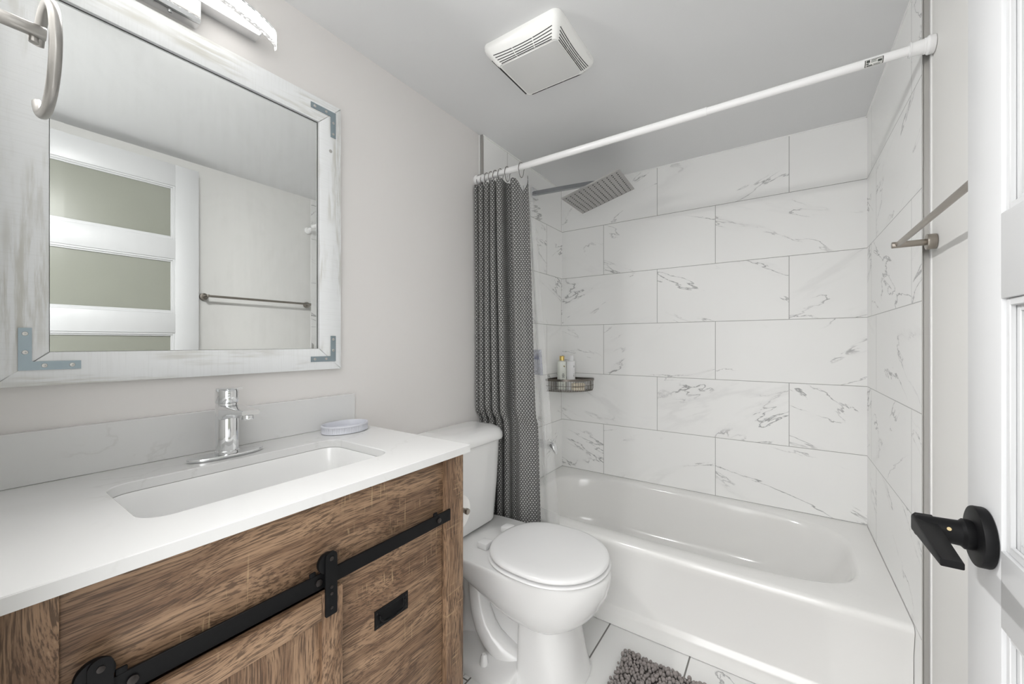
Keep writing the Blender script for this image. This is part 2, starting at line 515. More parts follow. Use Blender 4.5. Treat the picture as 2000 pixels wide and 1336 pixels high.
def prism(bm, poly, lo, hi, axis=2, bev=0.0):
    """extrude a 2D outline along an axis (outline in the other two axes, in cyclic order)"""
    def p3(p, h):
        q = [0, 0, 0]; q[axis] = h; q[(axis + 1) % 3] = p[0]; q[(axis + 2) % 3] = p[1]
        return Vector(q)
    if sum(poly[i - 1][0] * poly[i][1] - poly[i][0] * poly[i - 1][1] for i in range(len(poly))) < 0:
        poly = list(poly)[::-1]
    if bev <= 0:
        return loft(bm, [[p3(p, lo) for p in poly], [p3(p, hi) for p in poly]])
    cx = sum(p[0] for p in poly) / len(poly); cy = sum(p[1] for p in poly) / len(poly)
    def ins(d):
        out = []
        m = len(poly)
        for i in range(m):
            a, b, c = Vector(poly[i - 1]), Vector(poly[i]), Vector(poly[(i + 1) % m])
            t = (c - a).normalized(); nn = Vector((-t.y, t.x))
            out.append(tuple(b + nn * d))
        return out
    return loft(bm, [[p3(p, lo) for p in ins(bev)], [p3(p, lo + bev * .3) for p in ins(bev * .3)], [p3(p, lo + bev) for p in poly],
                     [p3(p, hi - bev) for p in poly], [p3(p, hi - bev * .3) for p in ins(bev * .3)], [p3(p, hi) for p in ins(bev)]])

def arc(c, r, a0, a1, n, plane='xz', y=0.0):
    out = []
    for k in range(n + 1):
        a = math.radians(a0 + (a1 - a0) * k / n)
        out.append((c[0] + r * math.cos(a), y, c[1] + r * math.sin(a)) if plane == 'xz' else (c[0] + r * math.cos(a), c[1] + r * math.sin(a), y))
    return out

def copy_tree(o, parent=None):
    c = o.copy(); link(c)
    if parent is not None: c.parent = parent
    for ch in list(o.children): copy_tree(ch, c)
    return c

# ------------------------------------------------------------------ the setting
def box_struct(name, mat, *dims):
    b = new(); bx(b, *dims); return struct(name, b, mat)

TH = 0.10
box_struct('floor', 'floor', XL - TH, XR + TH, YN - TH, YB + TH, -0.06, 0.0)
box_struct('ceiling', 'ceil', XL - TH, XR + TH, YN - TH, YB + TH, ZC, ZC + 0.06)
box_struct('wall_left', 'wall', XL - TH, XL, YN, YB + TH, 0, ZC)
box_struct('wall_right', 'wall_r', XR, XR + TH, YN, YB + TH, 0, ZC)
box_struct('wall_back', 'tile_back', XL, XR, YB, YB + TH, 0, ZC)
b = new()
bx(b, XL - TH, -0.55, YN - TH, YN, 0, ZC)
bx(b, 0.208, XR + TH, YN - TH, YN, 0, ZC)
bx(b, -0.55, 0.208, YN - TH, YN, 2.075, ZC)
struct('wall_near', b, 'wall_r')
# tiled linings of the tub alcove, standing proud of the painted walls
box_struct('wall_tile_left', 'tile_left', XL, TL, YT, YB, 0, ZC)
box_struct('wall_tile_right', 'tile_right', TR, XR, YT, YB, 0, ZC)
b = new()
bx(b, TR - 0.001, XR - 0.0005, YT - 0.003, YT - 0.0001, 0, ZC)
bx(b, TR - 0.003, TR - 0.0001, YT - 0.003, YT + 0.002, 0, ZC)
struct('trim_1', b, 'steel')
b = new()
bx(b, XL + 0.0005, TL + 0.001, YT - 0.003, YT - 0.0001, 0, ZC)
bx(b, TL + 0.0001, TL + 0.003, YT - 0.003, YT + 0.002, 0, ZC)
struct('trim_2', b, 'steel')
# white caulk where the tile meets the ceiling, and beside the metal edges
b = new()
bx(b, TL, TR, YB - 0.004, YB, ZC - 0.005, ZC)
bx(b, TL, TL + 0.004, YT, YB, ZC - 0.005, ZC)
bx(b, TR - 0.004, TR, YT, YB, ZC - 0.005, ZC)
struct('trim_3', b, 'caulk')
b = new()
bx(b, XR - 0.003, XR, YT - 0.010, YT - 0.003, 0, ZC)
bx(b, XL, XL + 0.003, YT - 0.010, YT - 0.003, 0, ZC)
struct('trim_4', b, 'caulk')
b = new(); bx(b, XR - 0.012, XR, YN, YT - 0.012, 0, 0.09, 0.003)
struct('baseboard_right', b, 'door')

# the open door against the right-hand wall
DX0, DX1, DY0, DY1, DZ0, DZ1 = 0.213, 0.248, 0.040, 0.804, 0.012, 2.065
door = bpy.data.objects.new('door_1', None); link(door)
door.location = (0.2305, 0.422, 0.012); BASE[door.name] = Vector(door.location); door['kind'] = 'structure'
OPEN = [(1.680, 1.955), (1.300, 1.580), (0.905, 1.200), (0.530, 0.815), (0.150, 0.435)]
OY0, OY1 = 0.145, 0.704
b = new()
bx(b, DX0, DX1, DY0, OY0, DZ0, DZ1, 0.0015)
bx(b, DX0, DX1, OY1, DY1, DZ0, DZ1, 0.0015)
zs = [DZ1] + [z for lo, hi in OPEN for z in (hi, lo)] + [DZ0]
for k in range(0, len(zs), 2):
    bx(b, DX0, DX1, OY0 - .001, OY1 + .001, zs[k + 1], zs[k], 0.0012)
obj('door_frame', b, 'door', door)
for lo, hi in OPEN:
    b = new(); bx(b, 0.2285, 0.2325, OY0 + .001, OY1 - .001, lo + .001, hi - .001)
    gp = obj('glass_pane', b, 'frosted', door)
    b = new()
    for (x0, x1, wd) in ((DX0 + 0.004, 0.2225, 0.009), (0.2225, 0.2283, 0.016), (0.2327, 0.2385, 0.016), (0.2385, DX1 - 0.004, 0.009)):
        bx(b, x0, x1, OY0, OY0 + wd, lo, hi, 0.001, 1); bx(b, x0, x1, OY1 - wd, OY1, lo, hi, 0.001, 1)
        bx(b, x0, x1, OY0 + wd, OY1 - wd, lo, lo + wd, 0.001, 1); bx(b, x0, x1, OY0 + wd, OY1 - wd, hi - wd, hi, 0.001, 1)
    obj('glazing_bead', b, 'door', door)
def smooth01(x): x = max(0.0, min(1.0, x)); return x * x * (3 - 2 * x)
# black lever handle
HY, HZ = 0.740, 0.905
b = new(); cyl(b, (DX0 - 0.0005, HY, HZ), (DX0 - 0.0125, HY, HZ), 0.0365, 48, 0.002)
hd = obj('door_handle', b, 'black', door)
b = new()
lathe(b, [(0.017, -0.012), (0.0185, -0.016), (0.0185, -0.021), (0.0155, -0.024), (0.0152, -0.030), (0.0145, -0.056), (0.0140, -0.0625), (0.0120, -0.065)], (DX0, HY, HZ), 0, 32)
obj('neck', b, 'black', hd)
b = new()
A = [(0.1500, 0.7525), (0.168, 0.7525), (0.1690, 0.700), (0.1660, 0.634), (0.1470, 0.634), (0.1455, 0.745)]
prism(b, A, -0.0045, 0.0045, 2, 0.0015)
for v in b.verts:
    t = (0.757 - v.co.y) / 0.135
    v.co.z = HZ + 0.002 + v.co.z * (2.6 - 1.7 * smooth01(t / .42)) - 0.004 * t
obj('lever', b, 'black', hd)
b = new(); cyl(b, (0.176, HY - 0.0115, HZ + 0.006), (0.176, HY - 0.0165, HZ + 0.008), 0.0022, 12)
obj('set_screw', b, 'brass', hd)['label'] = 'tiny brass set screw'
for z in (0.30, 1.04, 1.80):
    b = new(); cyl(b, (0.252, 0.036, z - .045), (0.252, 0.036, z + .045), 0.0045, 12)
    obj('hinge', b, 'steel', door)
# door casing in the doorway, hinge side hidden behind the door
b = new()
bx(b, -0.5495, -0.535, YN - TH, YN - 0.001, 0, 2.074)
bx(b, -0.535, 0.2075, YN - TH, YN - 0.001, 2.058, 2.0745)
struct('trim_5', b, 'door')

# ------------------------------------------------------------------ vanity
FX = -0.700                                   # front of the face frame
PX = -0.712                                   # front of the recessed fronts
van = thing('vanity_cabinet', 'brown rustic oak vanity with black barn-door track under white counter', 'vanity', (-0.95, 0.42, 0.0))
b = new()
bx(b, XL + .003, FX - 0.02, 0.781, 0.797, 0, 0.857, .001)
obj('side_panel', b, 'wood_v', van)
b = new(); bx(b, XL + .003, FX - 0.02, 0.036, 0.052, 0, 0.857, .001)
obj('side_panel', b, 'wood_v', van)
b = new(); bx(b, XL + .003, XL + .012, 0.052, 0.781, 0.05, 0.70)
obj('back_panel', b, 'wood_h', van)
b = new(); bx(b, XL + .012, FX - 0.02, 0.052, 0.781, 0.06, 0.078)
obj('bottom_panel', b, 'wood_h', van)
for y0, y1 in ((0.036, 0.084), (0.733, 0.797)):
    b = new(); bx(b, FX - 0.0198, FX, y0, y1, 0, 0.857, .0012)
    obj('stile', b, 'wood_v', van)
b = new(); bx(b, PX - 0.016, PX, 0.0842, 0.7328, 0.712, 0.857, .001)
obj('top_rail_panel', b, 'wood_h', van)
b = new(); bx(b, PX - 0.016, PX, 0.0842, 0.7328, 0.0, 0.075, .001)
obj('toe_kick', b, 'wood_h2', van)
b = new(); bx(b, PX - 0.03, PX - 0.004, 0.440, 0.452, 0.0755, 0.711)
obj('divider', b, 'wood_v', van)
def drawer(z0, z1, zc):
    b = new(); bx(b, PX - 0.017, PX, 0.4425, 0.7300, z0, z1, .0015)
    d = obj('drawer', b, 'wood_h2', van)
    y0, y1, hz = 0.527, 0.617, 0.020
    b = new()
    # recessed flush-pull plate: flanged rim round a shallow well
    rim = [(PX + .0022, y0, zc - hz), (PX + .0022, y1, zc - hz), (PX + .0022, y1, zc + hz), (PX + .0022, y0, zc + hz)]
    def rect(x, iy, iz): return [(x, y0 + iy, zc - hz + iz), (x, y1 - iy, zc - hz + iz), (x, y1 - iy, zc + hz - iz), (x, y0 + iy, zc + hz - iz)]
    loft(b, [rect(PX + .0004, 0, 0), rect(PX + .0022, .0003, .0003), rect(PX + .0022, .011, .0075), rect(PX + .0006, .013, .009)])
    hp = obj('pull_plate', b, 'black', d, 0)
    b = new()
    pts = [(PX + .004, y0 + .011, zc + .008), (PX + .0055, y0 + .011, zc - .001)]
    for k in range(13):
        a = PI + PI * k / 12
        pts.append((PX + .008, (y0 + y1) / 2 + math.cos(a) * 0.032, zc - .001 + math.sin(a) * 0.010))
    pts += [(PX + .0055, y1 - .011, zc - .001), (PX + .004, y1 - .011, zc + .008)]
    tube(b, pts, 0.0019, 8)
    obj('bail_handle', b, 'black', hp)
    for yy in (y0 + .006, y1 - .006):
        for zz in (zc - .013, zc + .013):
            b = new(); sphere(b, (PX + .0024, yy, zz), .0022, 1, (.5, 1, 1))
            obj('screw', b, 'black_screw', hp)
    return d
drawer(0.085, 0.705, 0.558)
# sliding barn door: an upright-grain panel framed by rails and stiles
BX0, BX1 = FX + 0.0005, FX + 0.0145
b = new(); bx(b, BX0 + 0.001, BX0 + 0.005, 0.0921, 0.3969, 0.1352, 0.6448)
bd = obj('sliding_door', b, 'wood_v', van)
for z0, z1 in ((0.645, 0.692), (0.082, 0.135)):
    b = new(); bx(b, BX0, BX1, 0.0922, 0.3968, z0, z1, .0015)
    obj('door_rail', b, 'wood_h', bd)
for y0, y1 in ((0.052, 0.092), (0.397, 0.438)):
    b = new(); bx(b, BX0, BX1, y0, y1, 0.082, 0.692, .0015)
    obj('door_stile', b, 'wood_v', bd)
for hy in (0.115, 0.413):
    b = new()
    pl = rrect(hy - 0.0115, hy + 0.0115, 0.648, 0.765, [.011, .011, .003, .003], n=6)
    prism(b, pl, BX1 + .0003, BX1 + .0033, 0)
    hg = obj('hanger_strap', b, 'black', bd)
    b = new(); cyl(b, (BX1 - 0.0085, hy - .004, 0.7445), (BX1 - 0.0005, hy - .004, 0.7445), 0.0185, 32, .001)
    obj('roller', b, 'black', hg)
    for zz in (0.752, 0.700, 0.688, 0.662):
        b = new(); cyl(b, (BX1 + .0033, hy, zz), (BX1 + .0047, hy, zz), 0.0042 if zz > .72 else .0030, 14, .0006)
        obj('screw', b, 'black_screw', hg)
b = new(); bx(b, BX0 + 0.001, BX0 + 0.0052, 0.062, 0.742, 0.698, 0.7265, .0006, 1)
trk = obj('track', b, 'black', van)
for yy in (0.146, 0.395, 0.700):
    b = new()
    cyl(b, (BX0 + .0055, yy, 0.7125), (BX0 + .0085, yy, 0.7125), 0.0062, 18, .001)
    obj('bolt', b, 'black_screw', trk)
    b = new(); cyl(b, (PX + .0005, yy, 0.7125), (BX0 + .0010, yy, 0.7125), 0.0055, 16)
    obj('spacer', b, 'black', trk)
    b = new()
    bx(b, BX0 + .0010, BX0 + .0052, yy - .016, yy - .004, 0.726, 0.7345, .002)
    obj('track_stop', b, 'black', trk)

# counter with sink cut-out
CY0, CY1, CX0, CX1, CZ0, CZ1 = 0.034, 0.806, XL + .002, -0.683, 0.8585, 0.878
SX0, SX1, SY0, SY1 = -1.045, -0.795, 0.178, 0.640
def ring_on_rect(x0, x1, y0, y1, pts, z):
    """project an inner outline on an outer rectangle so that both have the same count"""
    out = []
    cx, cy = (SX0 + SX1) / 2, (SY0 + SY1) / 2
    for (x, y) in pts:
        dx, dy = x - cx, y - cy
        k = min((x1 - cx) / dx if dx > 1e-9 else 1e9, (x0 - cx) / dx if dx < -1e-9 else 1e9,
                (y1 - cy) / dy if dy > 1e-9 else 1e9, (y0 - cy) / dy if dy < -1e-9 else 1e9)
        out.append([cx + dx * k, cy + dy * k, z])
    for c in ((x0, y0), (x0, y1), (x1, y0), (x1, y1)):      # snap nearest vertex to each corner
        i = min(range(len(out)), key=lambda q: (out[q][0] - c[0]) ** 2 + (out[q][1] - c[1]) ** 2)
        out[i] = [c[0], c[1], z]
    return [tuple(p) for p in out]
inner = []
_o = rrect(SX0, SX1, SY0, SY1, 0.040, n=8)
for i, p in enumerate(_o):
    q = _o[(i + 1) % len(_o)]
    dl = math.dist(p, q); m = max(1, int(dl / 0.02))
    for k in range(m): inner.append((p[0] + (q[0] - p[0]) * k / m, p[1] + (q[1] - p[1]) * k / m))
def inset_outline(pts, d):
    out = []
    for i in range(len(pts)):
        a, c = Vector(pts[i - 1]), Vector(pts[(i + 1) % len(pts)])
        t = (c - a).normalized(); out.append((pts[i][0] - t.y * d, pts[i][1] + t.x * d))
    return out
def R3(pts, z): return [(p[0], p[1], z) for p in pts]
b = new()
e = 0.0015
loft(b, [R3(inner, CZ0), R3(inner, CZ1 - e), R3(inset_outline(inner, -e), CZ1),
         ring_on_rect(CX0 + e, CX1 - e, CY0 + e, CY1 - e, inner, CZ1), ring_on_rect(CX0, CX1, CY0, CY1, inner, CZ1 - e),
         ring_on_rect(CX0, CX1, CY0, CY1, inner, CZ0)], closed=True)
ct = obj('countertop', b, 'quartz', None, 30, base=(-0.95, 0.42, CZ0))
tag(ct, 'white quartz countertop with rectangular sink cut-out on the oak vanity', 'countertop')
b = new(); bx(b, XL + .001, -1.176, CY0, 0.795, CZ1 + .0004, 0.979, .001, 1)
tag(obj('backsplash', b, 'quartz', None, 30, base=(-1.186, .41, CZ1)), 'low white quartz backsplash strip along the wall behind the faucet', 'backsplash')
# undermount basin
b = new()
cxs, cys = (SX0 + SX1) / 2, (SY0 + SY1) / 2
def sc_out(fx, fy, z, dx=0.0): return [(cxs + dx + (p[0] - cxs) * fx, cys + (p[1] - cys) * fy, z) for p in inner]
zt = CZ0 - 0.0008
loft(b, [sc_out(1.14, 1.08, zt - .012), sc_out(1.14, 1.08, zt), sc_out(0.985, 0.99, zt), sc_out(0.965, 0.978, zt - .006), sc_out(0.93, 0.955, zt - .05),
         sc_out(0.89, 0.92, zt - .095), sc_out(0.80, 0.85, zt - .122), sc_out(0.60, 0.66, zt - .132), sc_out(0.12, 0.08, zt - .138),
         sc_out(0.12, 0.08, zt - .150), sc_out(0.62, 0.68, zt - .146), sc_out(0.86, 0.90, zt - .136), sc_out(0.97, 0.985, zt - .10), sc_out(1.03, 1.02, zt - .012)], closed=True)
bs = obj('sink_basin', b, 'porcelain', None, 60, base=(cxs, cys, zt - .15))
tag(bs, 'white rectangular porcelain sink basin set under the quartz counter', 'sink')

b = new(); lathe(b, [(.0285, 0), (.0285, .0012), (.024, .0022), (.020, .0008), (.006, .0010)], (cxs, cys, zt - .1378), 2, 32)
obj('drain', b, 'chrome', bs)
# faucet
FY, FXC = 0.398, -1.098
fa = thing('faucet', 'chrome single-lever basin faucet on an oval plate behind the sink', 'faucet', (FXC, FY, CZ1))
b = new()
pl = []
for k in range(48):
    a = 2 * PI * k / 48
    ca, sa = math.cos(a), math.sin(a)
    pl.append((FXC + 0.029 * math.copysign(abs(ca) ** 0.95, ca), FY + 0.078 * math.copysign(abs(sa) ** 0.95, sa)))
prism(b, pl, CZ1 + .0004, CZ1 + 0.0075, 2, .0015)
obj('escutcheon_plate', b, 'chrome', fa)
b = new()
lathe(b, [(.0245, .0079), (.0245, .014), (.0232, .0155), (.0232, .122), (.0225, .124), (.0225, .127)], (FXC, FY, CZ1), 2, 40)
obj('body', b, 'chrome', fa)
b = new()
sp = []
for (x, hz0, hz1, hw) in ((-1.098, .090, .1235, .021), (-1.078, .090, .1235, .0215), (-1.066, .098, .1235, .0213), (-1.050, .1045, .1225, .0205), (-1.02, .1075, .1215, .0195), (-.985, .1095, .1205, .0188), (-.9715, .1105, .1205, .0182)):
    sp.append([(x, y, z) for (y, z) in rrect(FY - hw, FY + hw, CZ1 + hz0, CZ1 + hz1, .0035, n=4)])
loft(b, sp)
spo = obj('spout', b, 'chrome', fa)
b = new(); cyl(b, (-.990, FY, CZ1 + .1090), (-.990, FY, CZ1 + .0985), .0125, 24, .001)
obj('aerator', b, 'chrome', spo)
b = new()
lathe(b, [(.0228, .1278), (.0238, .1295), (.0238, .152), (.0232, .158), (.0205, .161)], (FXC, FY, CZ1), 2, 40)
ha = obj('handle', b, 'chrome', fa)
b = new()
sp = []
for (x, z, hw, t) in ((-1.118, .1605, .017, .0035), (-1.098, .1615, .0195, .0040), (-1.07, .1628, .017, .0034), (-1.046, .1648, .0135, .0028), (-1.036, .1656, .0105, .0022)):
    sp.append([(x, y, zz) for (y, zz) in rrect(FY - hw, FY + hw, CZ1 + z - t / 2, CZ1 + z + t / 2, t * .4, n=3)])
loft(b, sp)
obj('lever', b, 'chrome', ha)

# ribbed soap dish
sd = Vector((-1.106, 0.714, CZ1))
b = new()
n = 240
def wavy(rb, amp, z):
    out = []
    for k in range(n):
        a = 2 * PI * k / n
        r = rb + amp * (0.5 + 0.5 * math.cos(a * 60))
        out.append((sd.x + (r - .018) * math.cos(a), sd.y + r * math.sin(a), CZ1 + z))
    return out
R_ = .072
loft(b, [wavy(R_ - .004, 0, .0006), wavy(R_ - .001, 0, .002), wavy(R_ - .001, 0, .0040), wavy(R_ - .001, -.0016, .0052), wavy(R_ - .001, -.0016, .0185), wavy(R_, 0, .0200),
         wavy(R_, 0, .0235), wavy(R_ - .001, 0, .0245), wavy(R_ - .0042, 0, .0245), wavy(R_ - .0050, 0, .0235), wavy(R_ - .0055, 0, .008), wavy(R_ - .009, 0, .006)])
tag(obj('soap_dish', b, 'dish', None, 50, base=tuple(sd)), 'round pale blue-grey ribbed soap dish at the right end of the counter', 'soap dish')

# ------------------------------------------------------------------ mirror
MY0, MY1, MZ0, MZ1 = 0.056, 0.742, 1.066, 1.901
IY0, IY1, IZ0, IZ1 = 0.128, 0.669, 1.131, 1.828
MXF, MXB = -1.172, XL + .001
mi = thing('wall_mirror', 'large mirror in a whitewashed wooden frame above the vanity', 'mirror', (-1.185, 0.40, 1.066))
def rail(pts, nm, mat):
    b = new(); prism(b, pts, MXB, MXF, 0, .0015)
    return obj(nm, b, mat, mi, 30)
g_ = .0004
rail([(MY0, MZ0), (IY0 - g_, IZ0 - g_), (IY0 - g_, IZ1 + g_), (MY0, MZ1)][::-1], 'frame_rail', 'wash_v')
rail([(MY1, MZ0), (MY1, MZ1), (IY1 + g_, IZ1 + g_), (IY1 + g_, IZ0 - g_)][::-1], 'frame_rail', 'wash_v')
rail([(MY0 + g_, MZ1), (IY0, IZ1 + g_), (IY1, IZ1 + g_), (MY1 - g_, MZ1)][::-1], 'frame_rail', 'wash_h')
rail([(MY0 + g_, MZ0), (MY1 - g_, MZ0), (IY1, IZ0 - g_), (IY0, IZ0 - g_)][::-1], 'frame_rail', 'wash_h')
b = new()
GX = -1.1812; bv = 0.020
def grect(x, d): return [(x, IY0 + d, IZ0 + d), (x, IY1 - d, IZ0 + d), (x, IY1 - d, IZ1 - d), (x, IY0 + d, IZ1 - d)]
loft(b, [grect(GX - .006, -.004 + .0041), grect(GX - .00022, .0001), grect(GX, bv)])
obj('mirror_glass', b, 'mirror', mi, 0)
b = new()
for (y0, y1, z0, z1) in ((IY0, IY0 + .0012, IZ0, IZ1), (IY1 - .0016, IY1, IZ0, IZ1), (IY0, IY1, IZ1 - .0012, IZ1)):
    bx(b, GX - .0005, GX + .0006, y0, y1, z0, z1)
obj('glazing_gap', b, 'dark', mi, 0)
def bracket(cy, cz, sy, sz):
    L_, W_, T_ = .080, .0165, .0022
    b = new()
    P = [(0, 0), (L_ * sy, 0), (L_ * sy, W_ * sz), (W_ * sy, W_ * sz), (W_ * sy, L_ * sz), (0, L_ * sz)]
    if sy * sz < 0: P = P[::-1]
    prism(b, [(cy + p[0], cz + p[1]) for p in P], MXF + .0002, MXF + T_, 0)
    br = obj('corner_bracket', b, 'zinc', mi, 0)
    br['label'] = 'blue-grey zinc L bracket'
    for (dy, dz) in ((.032, .5 * W_), (.068, .5 * W_), (.5 * W_, .034), (.5 * W_, .069)):
        b = new(); c = Vector((MXF + T_, cy + dy * sy, cz + dz * sz))
        lathe(b, [(.0042, .0001), (.0036, .0010), (.0014, .0012), (.0010, .0002)], tuple(c), 0, 14)
        obj('screw', b, 'steel', br)
bracket(0.0895, 1.0965, 1, 1)
bracket(0.7225, 1.0905, -1, 1)
bracket(0.7225, 1.8770, -1, -1)
bracket(0.0895, 1.8770, 1, -1)
b = new(); lathe(b, [(.005, .0001), (.0052, .001), (.003, .0016)], (MXF, 0.706, 1.752), 0, 14)
obj('frame_screw', b, 'steel', mi)

# ------------------------------------------------------------------ vanity light
vl = thing('vanity_light', 'chrome and crystal curved vanity light on the wall above the mirror', 'light', (-1.19, 0.30, 1.92))
b = new(); bx(b, XL + .0008, -1.160, 0.214, 0.366, 1.922, 2.062, .0012)
can = obj('canopy', b, 'chrome', vl, 30)
b = new(); lathe(b, [(.0042, 0), (.0050, -.0008), (.0048, -.0026), (.003, -.0036)], (-1.178, 0.312, 1.9218), 2, 16)
obj('screw', b, 'chrome', can)
def arc_x(y, off=0.0):           # bow of the bar in plan
    t = (y - 0.30) / 0.234
    return -1.152 + 0.074 * math.sqrt(max(0.0, 1 - min(1, abs(t)) ** 1.7)) * (1 if abs(t) < 1 else 0) + off
N_ = 40
ys = [0.066 + 0.468 * k / N_ for k in range(N_ + 1)]
b = new()      # chord-and-bow lit acrylic plate
top, bot = [], []
yy = [0.105 + 0.39 * k / 30 for k in range(31)]
poly = [(-1.158, yy[0])] + [(max(-1.157, arc_x(y) - 0.012), y) for y in yy] + [(-1.158, yy[-1])]
prism(b, poly[::-1], 1.9755, 1.9795, 2)
obj('diffuser', b, 'diffuser', vl, 0)['label'] = 'glowing white crescent diffuser'
b = new(); bx(b, XL + .0008, -1.1585, 0.085, 0.500, 1.974, 1.984, .0006, 1)
obj('back_plate', b, 'chrome', vl, 0)
b = new()
rings = []
for y in ys:
    x = arc_x(y)
    rings.append([(x - .0112, y, 1.957), (x - .0095, y, 1.957), (x - .0095, y, 1.986), (x - .0112, y, 1.986)])
loft(b, rings)
obj('metal_ribbon', b, 'nickel', vl, 0)
b = new()
loft(b, [[(arc_x(y) - .0112, y, 1.9864), (arc_x(y) + .0060, y, 1.9864), (arc_x(y) + .0060, y, 1.9884), (arc_x(y) - .0112, y, 1.9884)] for y in ys])
obj('added_top_shield', b, 'chrome', vl, 0)  # added unseen strip, blocks the bar's light towards the ceiling
b = new()
rings = []
for y in ys:
    x = arc_x(y)
    rings.append([(x - .009, y, 1.956), (x + .004, y, 1.956), (x + .004, y, 1.985), (x - .009, y, 1.985)])
loft(b, rings)
obj('crystal_bar', b, 'crystal', vl, 0)['label'] = 'lit clear bar full of bubbles'

for yc_, yaw in ((0.195, -0.42), (0.405, 0.42)):          # the light each half of the bowed bar throws into the room
    ld = bpy.data.lights.new('bar_light', 'AREA')
    ld.shape = 'RECTANGLE'; ld.size = 0.20; ld.size_y = 0.026
    ld.energy = LAMP_WATTS; ld.color = (1.0, 0.995, 0.99); ld.spread = math.radians(125)
    lo2 = bpy.data.objects.new('bar_light', ld); link(lo2)
    dirv = Vector((math.cos(yaw), math.sin(yaw), -0.58)).normalized()
    lo2.rotation_euler = dirv.to_track_quat('-Z', 'Y').to_euler()
    lo2.location = Vector((arc_x(yc_, .0065), yc_, 1.9705)) - BASE[vl.name]
    lo2.parent = vl

# ------------------------------------------------------------------ open towel ring in the left foreground
tr = thing('towel_ring', 'open C-shaped brushed nickel towel ring on a post, close by at upper left', 'towel ring', (-0.855, YN, 1.585))
b = new(); cyl(b, (-0.862, YN + .0008, 1.585), (-0.862, YN + .010, 1.585), 0.026, 32, .002)
obj('rosette', b, 'nickel', tr)
b = new(); cyl(b, (-0.862, YN + .010, 1.585), (-0.862, 0.091, 1.585), 0.0088, 24, .001)
obj('post', b, 'nickel', tr)
b = new()
pts, c_, R0 = [], (-0.846, 1.541), 0.072
for k in range(41):
    a = math.radians(142 - (142 + 148) * k / 40)
    x = c_[0] + R0 * math.cos(a)
    pts.append((x, 0.0885 + (x - c_[0]) * 0.02, c_[1] + R0 * math.sin(a)))
tube(b, pts, [0.0062] * 40 + [.0056], 16)
obj('ring', b, 'nickel', tr)
b = new(); cyl(b, (-0.866, 0.080, 1.5785), (-0.866, 0.080, 1.569), 0.0052, 16, .001)
obj('set_screw', b, 'nickel', tr)

# ------------------------------------------------------------------ ceiling exhaust fan
ef = thing('exhaust_fan', 'square white exhaust fan grille on the ceiling', 'exhaust fan', (-0.69, 1.185, ZC))
EX0, EX1, EY0, EY1 = -0.832, -0.542, 1.040, 1.322
LX0, LX1, LY0, LY1 = -0.786, -0.572, 1.082, 1.268
ecx, ecy = (EX0 + EX1) / 2, (EY0 + EY1) / 2
LZ = 2.086
b = new()
def er(f, r, z):       # blend between the outer and lens outlines
    return rrect(EX0 + (LX0 - EX0) * f, EX1 + (LX1 - EX1) * f, EY0 + (LY0 - EY0) * f, EY1 + (LY1 - EY1) * f, r, z, 6)
loft(b, [er(0, .024, ZC - .0005), er(0, .026, ZC - .010), er(.06, .026, ZC - .019), er(.35, .022, ZC - .033), er(.72, .016, LZ + .0065), er(.93, .012, LZ), er(1.03, .012, LZ + .0012)])
cov = obj('cover', b, 'vent', ef, 30)
b = new()
loft(b, [er(1.02, .012, LZ + .001), er(1.04, .012, LZ - .0012), er(1.3, .01, LZ - .002), er(1.9, .006, LZ - .0032)])
obj('lens', b, 'lens', ef, 50)
# grille slots: thin dark curved strips following each sloping side
def slot_pt(side, t, s):
    # t along the side 0..1, s 0 (lens edge) .. 1 (outer)
    f = 0.93 - 0.53 * s
    x0 = EX0 + (LX0 - EX0) * f; x1 = EX1 + (LX1 - EX1) * f; y0 = EY0 + (LY0 - EY0) * f; y1 = EY1 + (LY1 - EY1) * f
    zs_ = [(0.35, ZC - .033), (.72, LZ + .0065), (.93, LZ)]
    z = zs_[-1][1]
    for (f0, z0), (f1, z1) in zip(zs_, zs_[1:]):
        if f0 <= f <= f1: z = z0 + (z1 - z0) * (f - f0) / (f1 - f0)
    if side == 0: return Vector((x0 + (x1 - x0) * t, y0, z))
    if side == 1: return Vector((x1, y0 + (y1 - y0) * t, z))
    if side == 2: return Vector((x0 + (x1 - x0) * t, y1, z))
    return Vector((x0, y0 + (y1 - y0) * t, z))
for side in range(4):
    b = new()
    for q in range(5):
        s = 0.10 + q * 0.19
        m = 0.075
        for (t0, t1) in ((m, .345), (.357, .645), (.657, 1 - m)):
            pts = []
            for k in range(11):
                t = t0 + (t1 - t0) * k / 10
                bow = (q / 4.0) * 0.22 * (2 * t - 1) ** 2
                p = slot_pt(side, t, s + bow)
                p.z -= .0006
                pts.append(p)
            tube(b, pts, .00125, 6)
    obj('grille_slots', b, 'dark', cov, 0)
fc = bpy.data.curves.new('brand_lettering', 'FONT'); fc.body = 'NuTone'; fc.size = .011; fc.align_x = 'CENTER'
to_ = bpy.data.objects.new('lettering_curve', fc); link(to_)
me_ = bpy.data.meshes.new_from_object(to_.evaluated_get(bpy.context.evaluated_depsgraph_get()))
bpy.data.objects.remove(to_)
me_.materials.clear(); me_.materials.append(MAT['lens'])
tx = bpy.data.objects.new('brand_lettering', me_); link(tx)
tx.parent = cov
tx.location = Vector((-0.5455, 1.262, ZC - .0195)) - BASE[ef.name]
tx.rotation_euler = (math.radians(135), 0, math.radians(90))
BASE[tx.name] = BASE[ef.name]

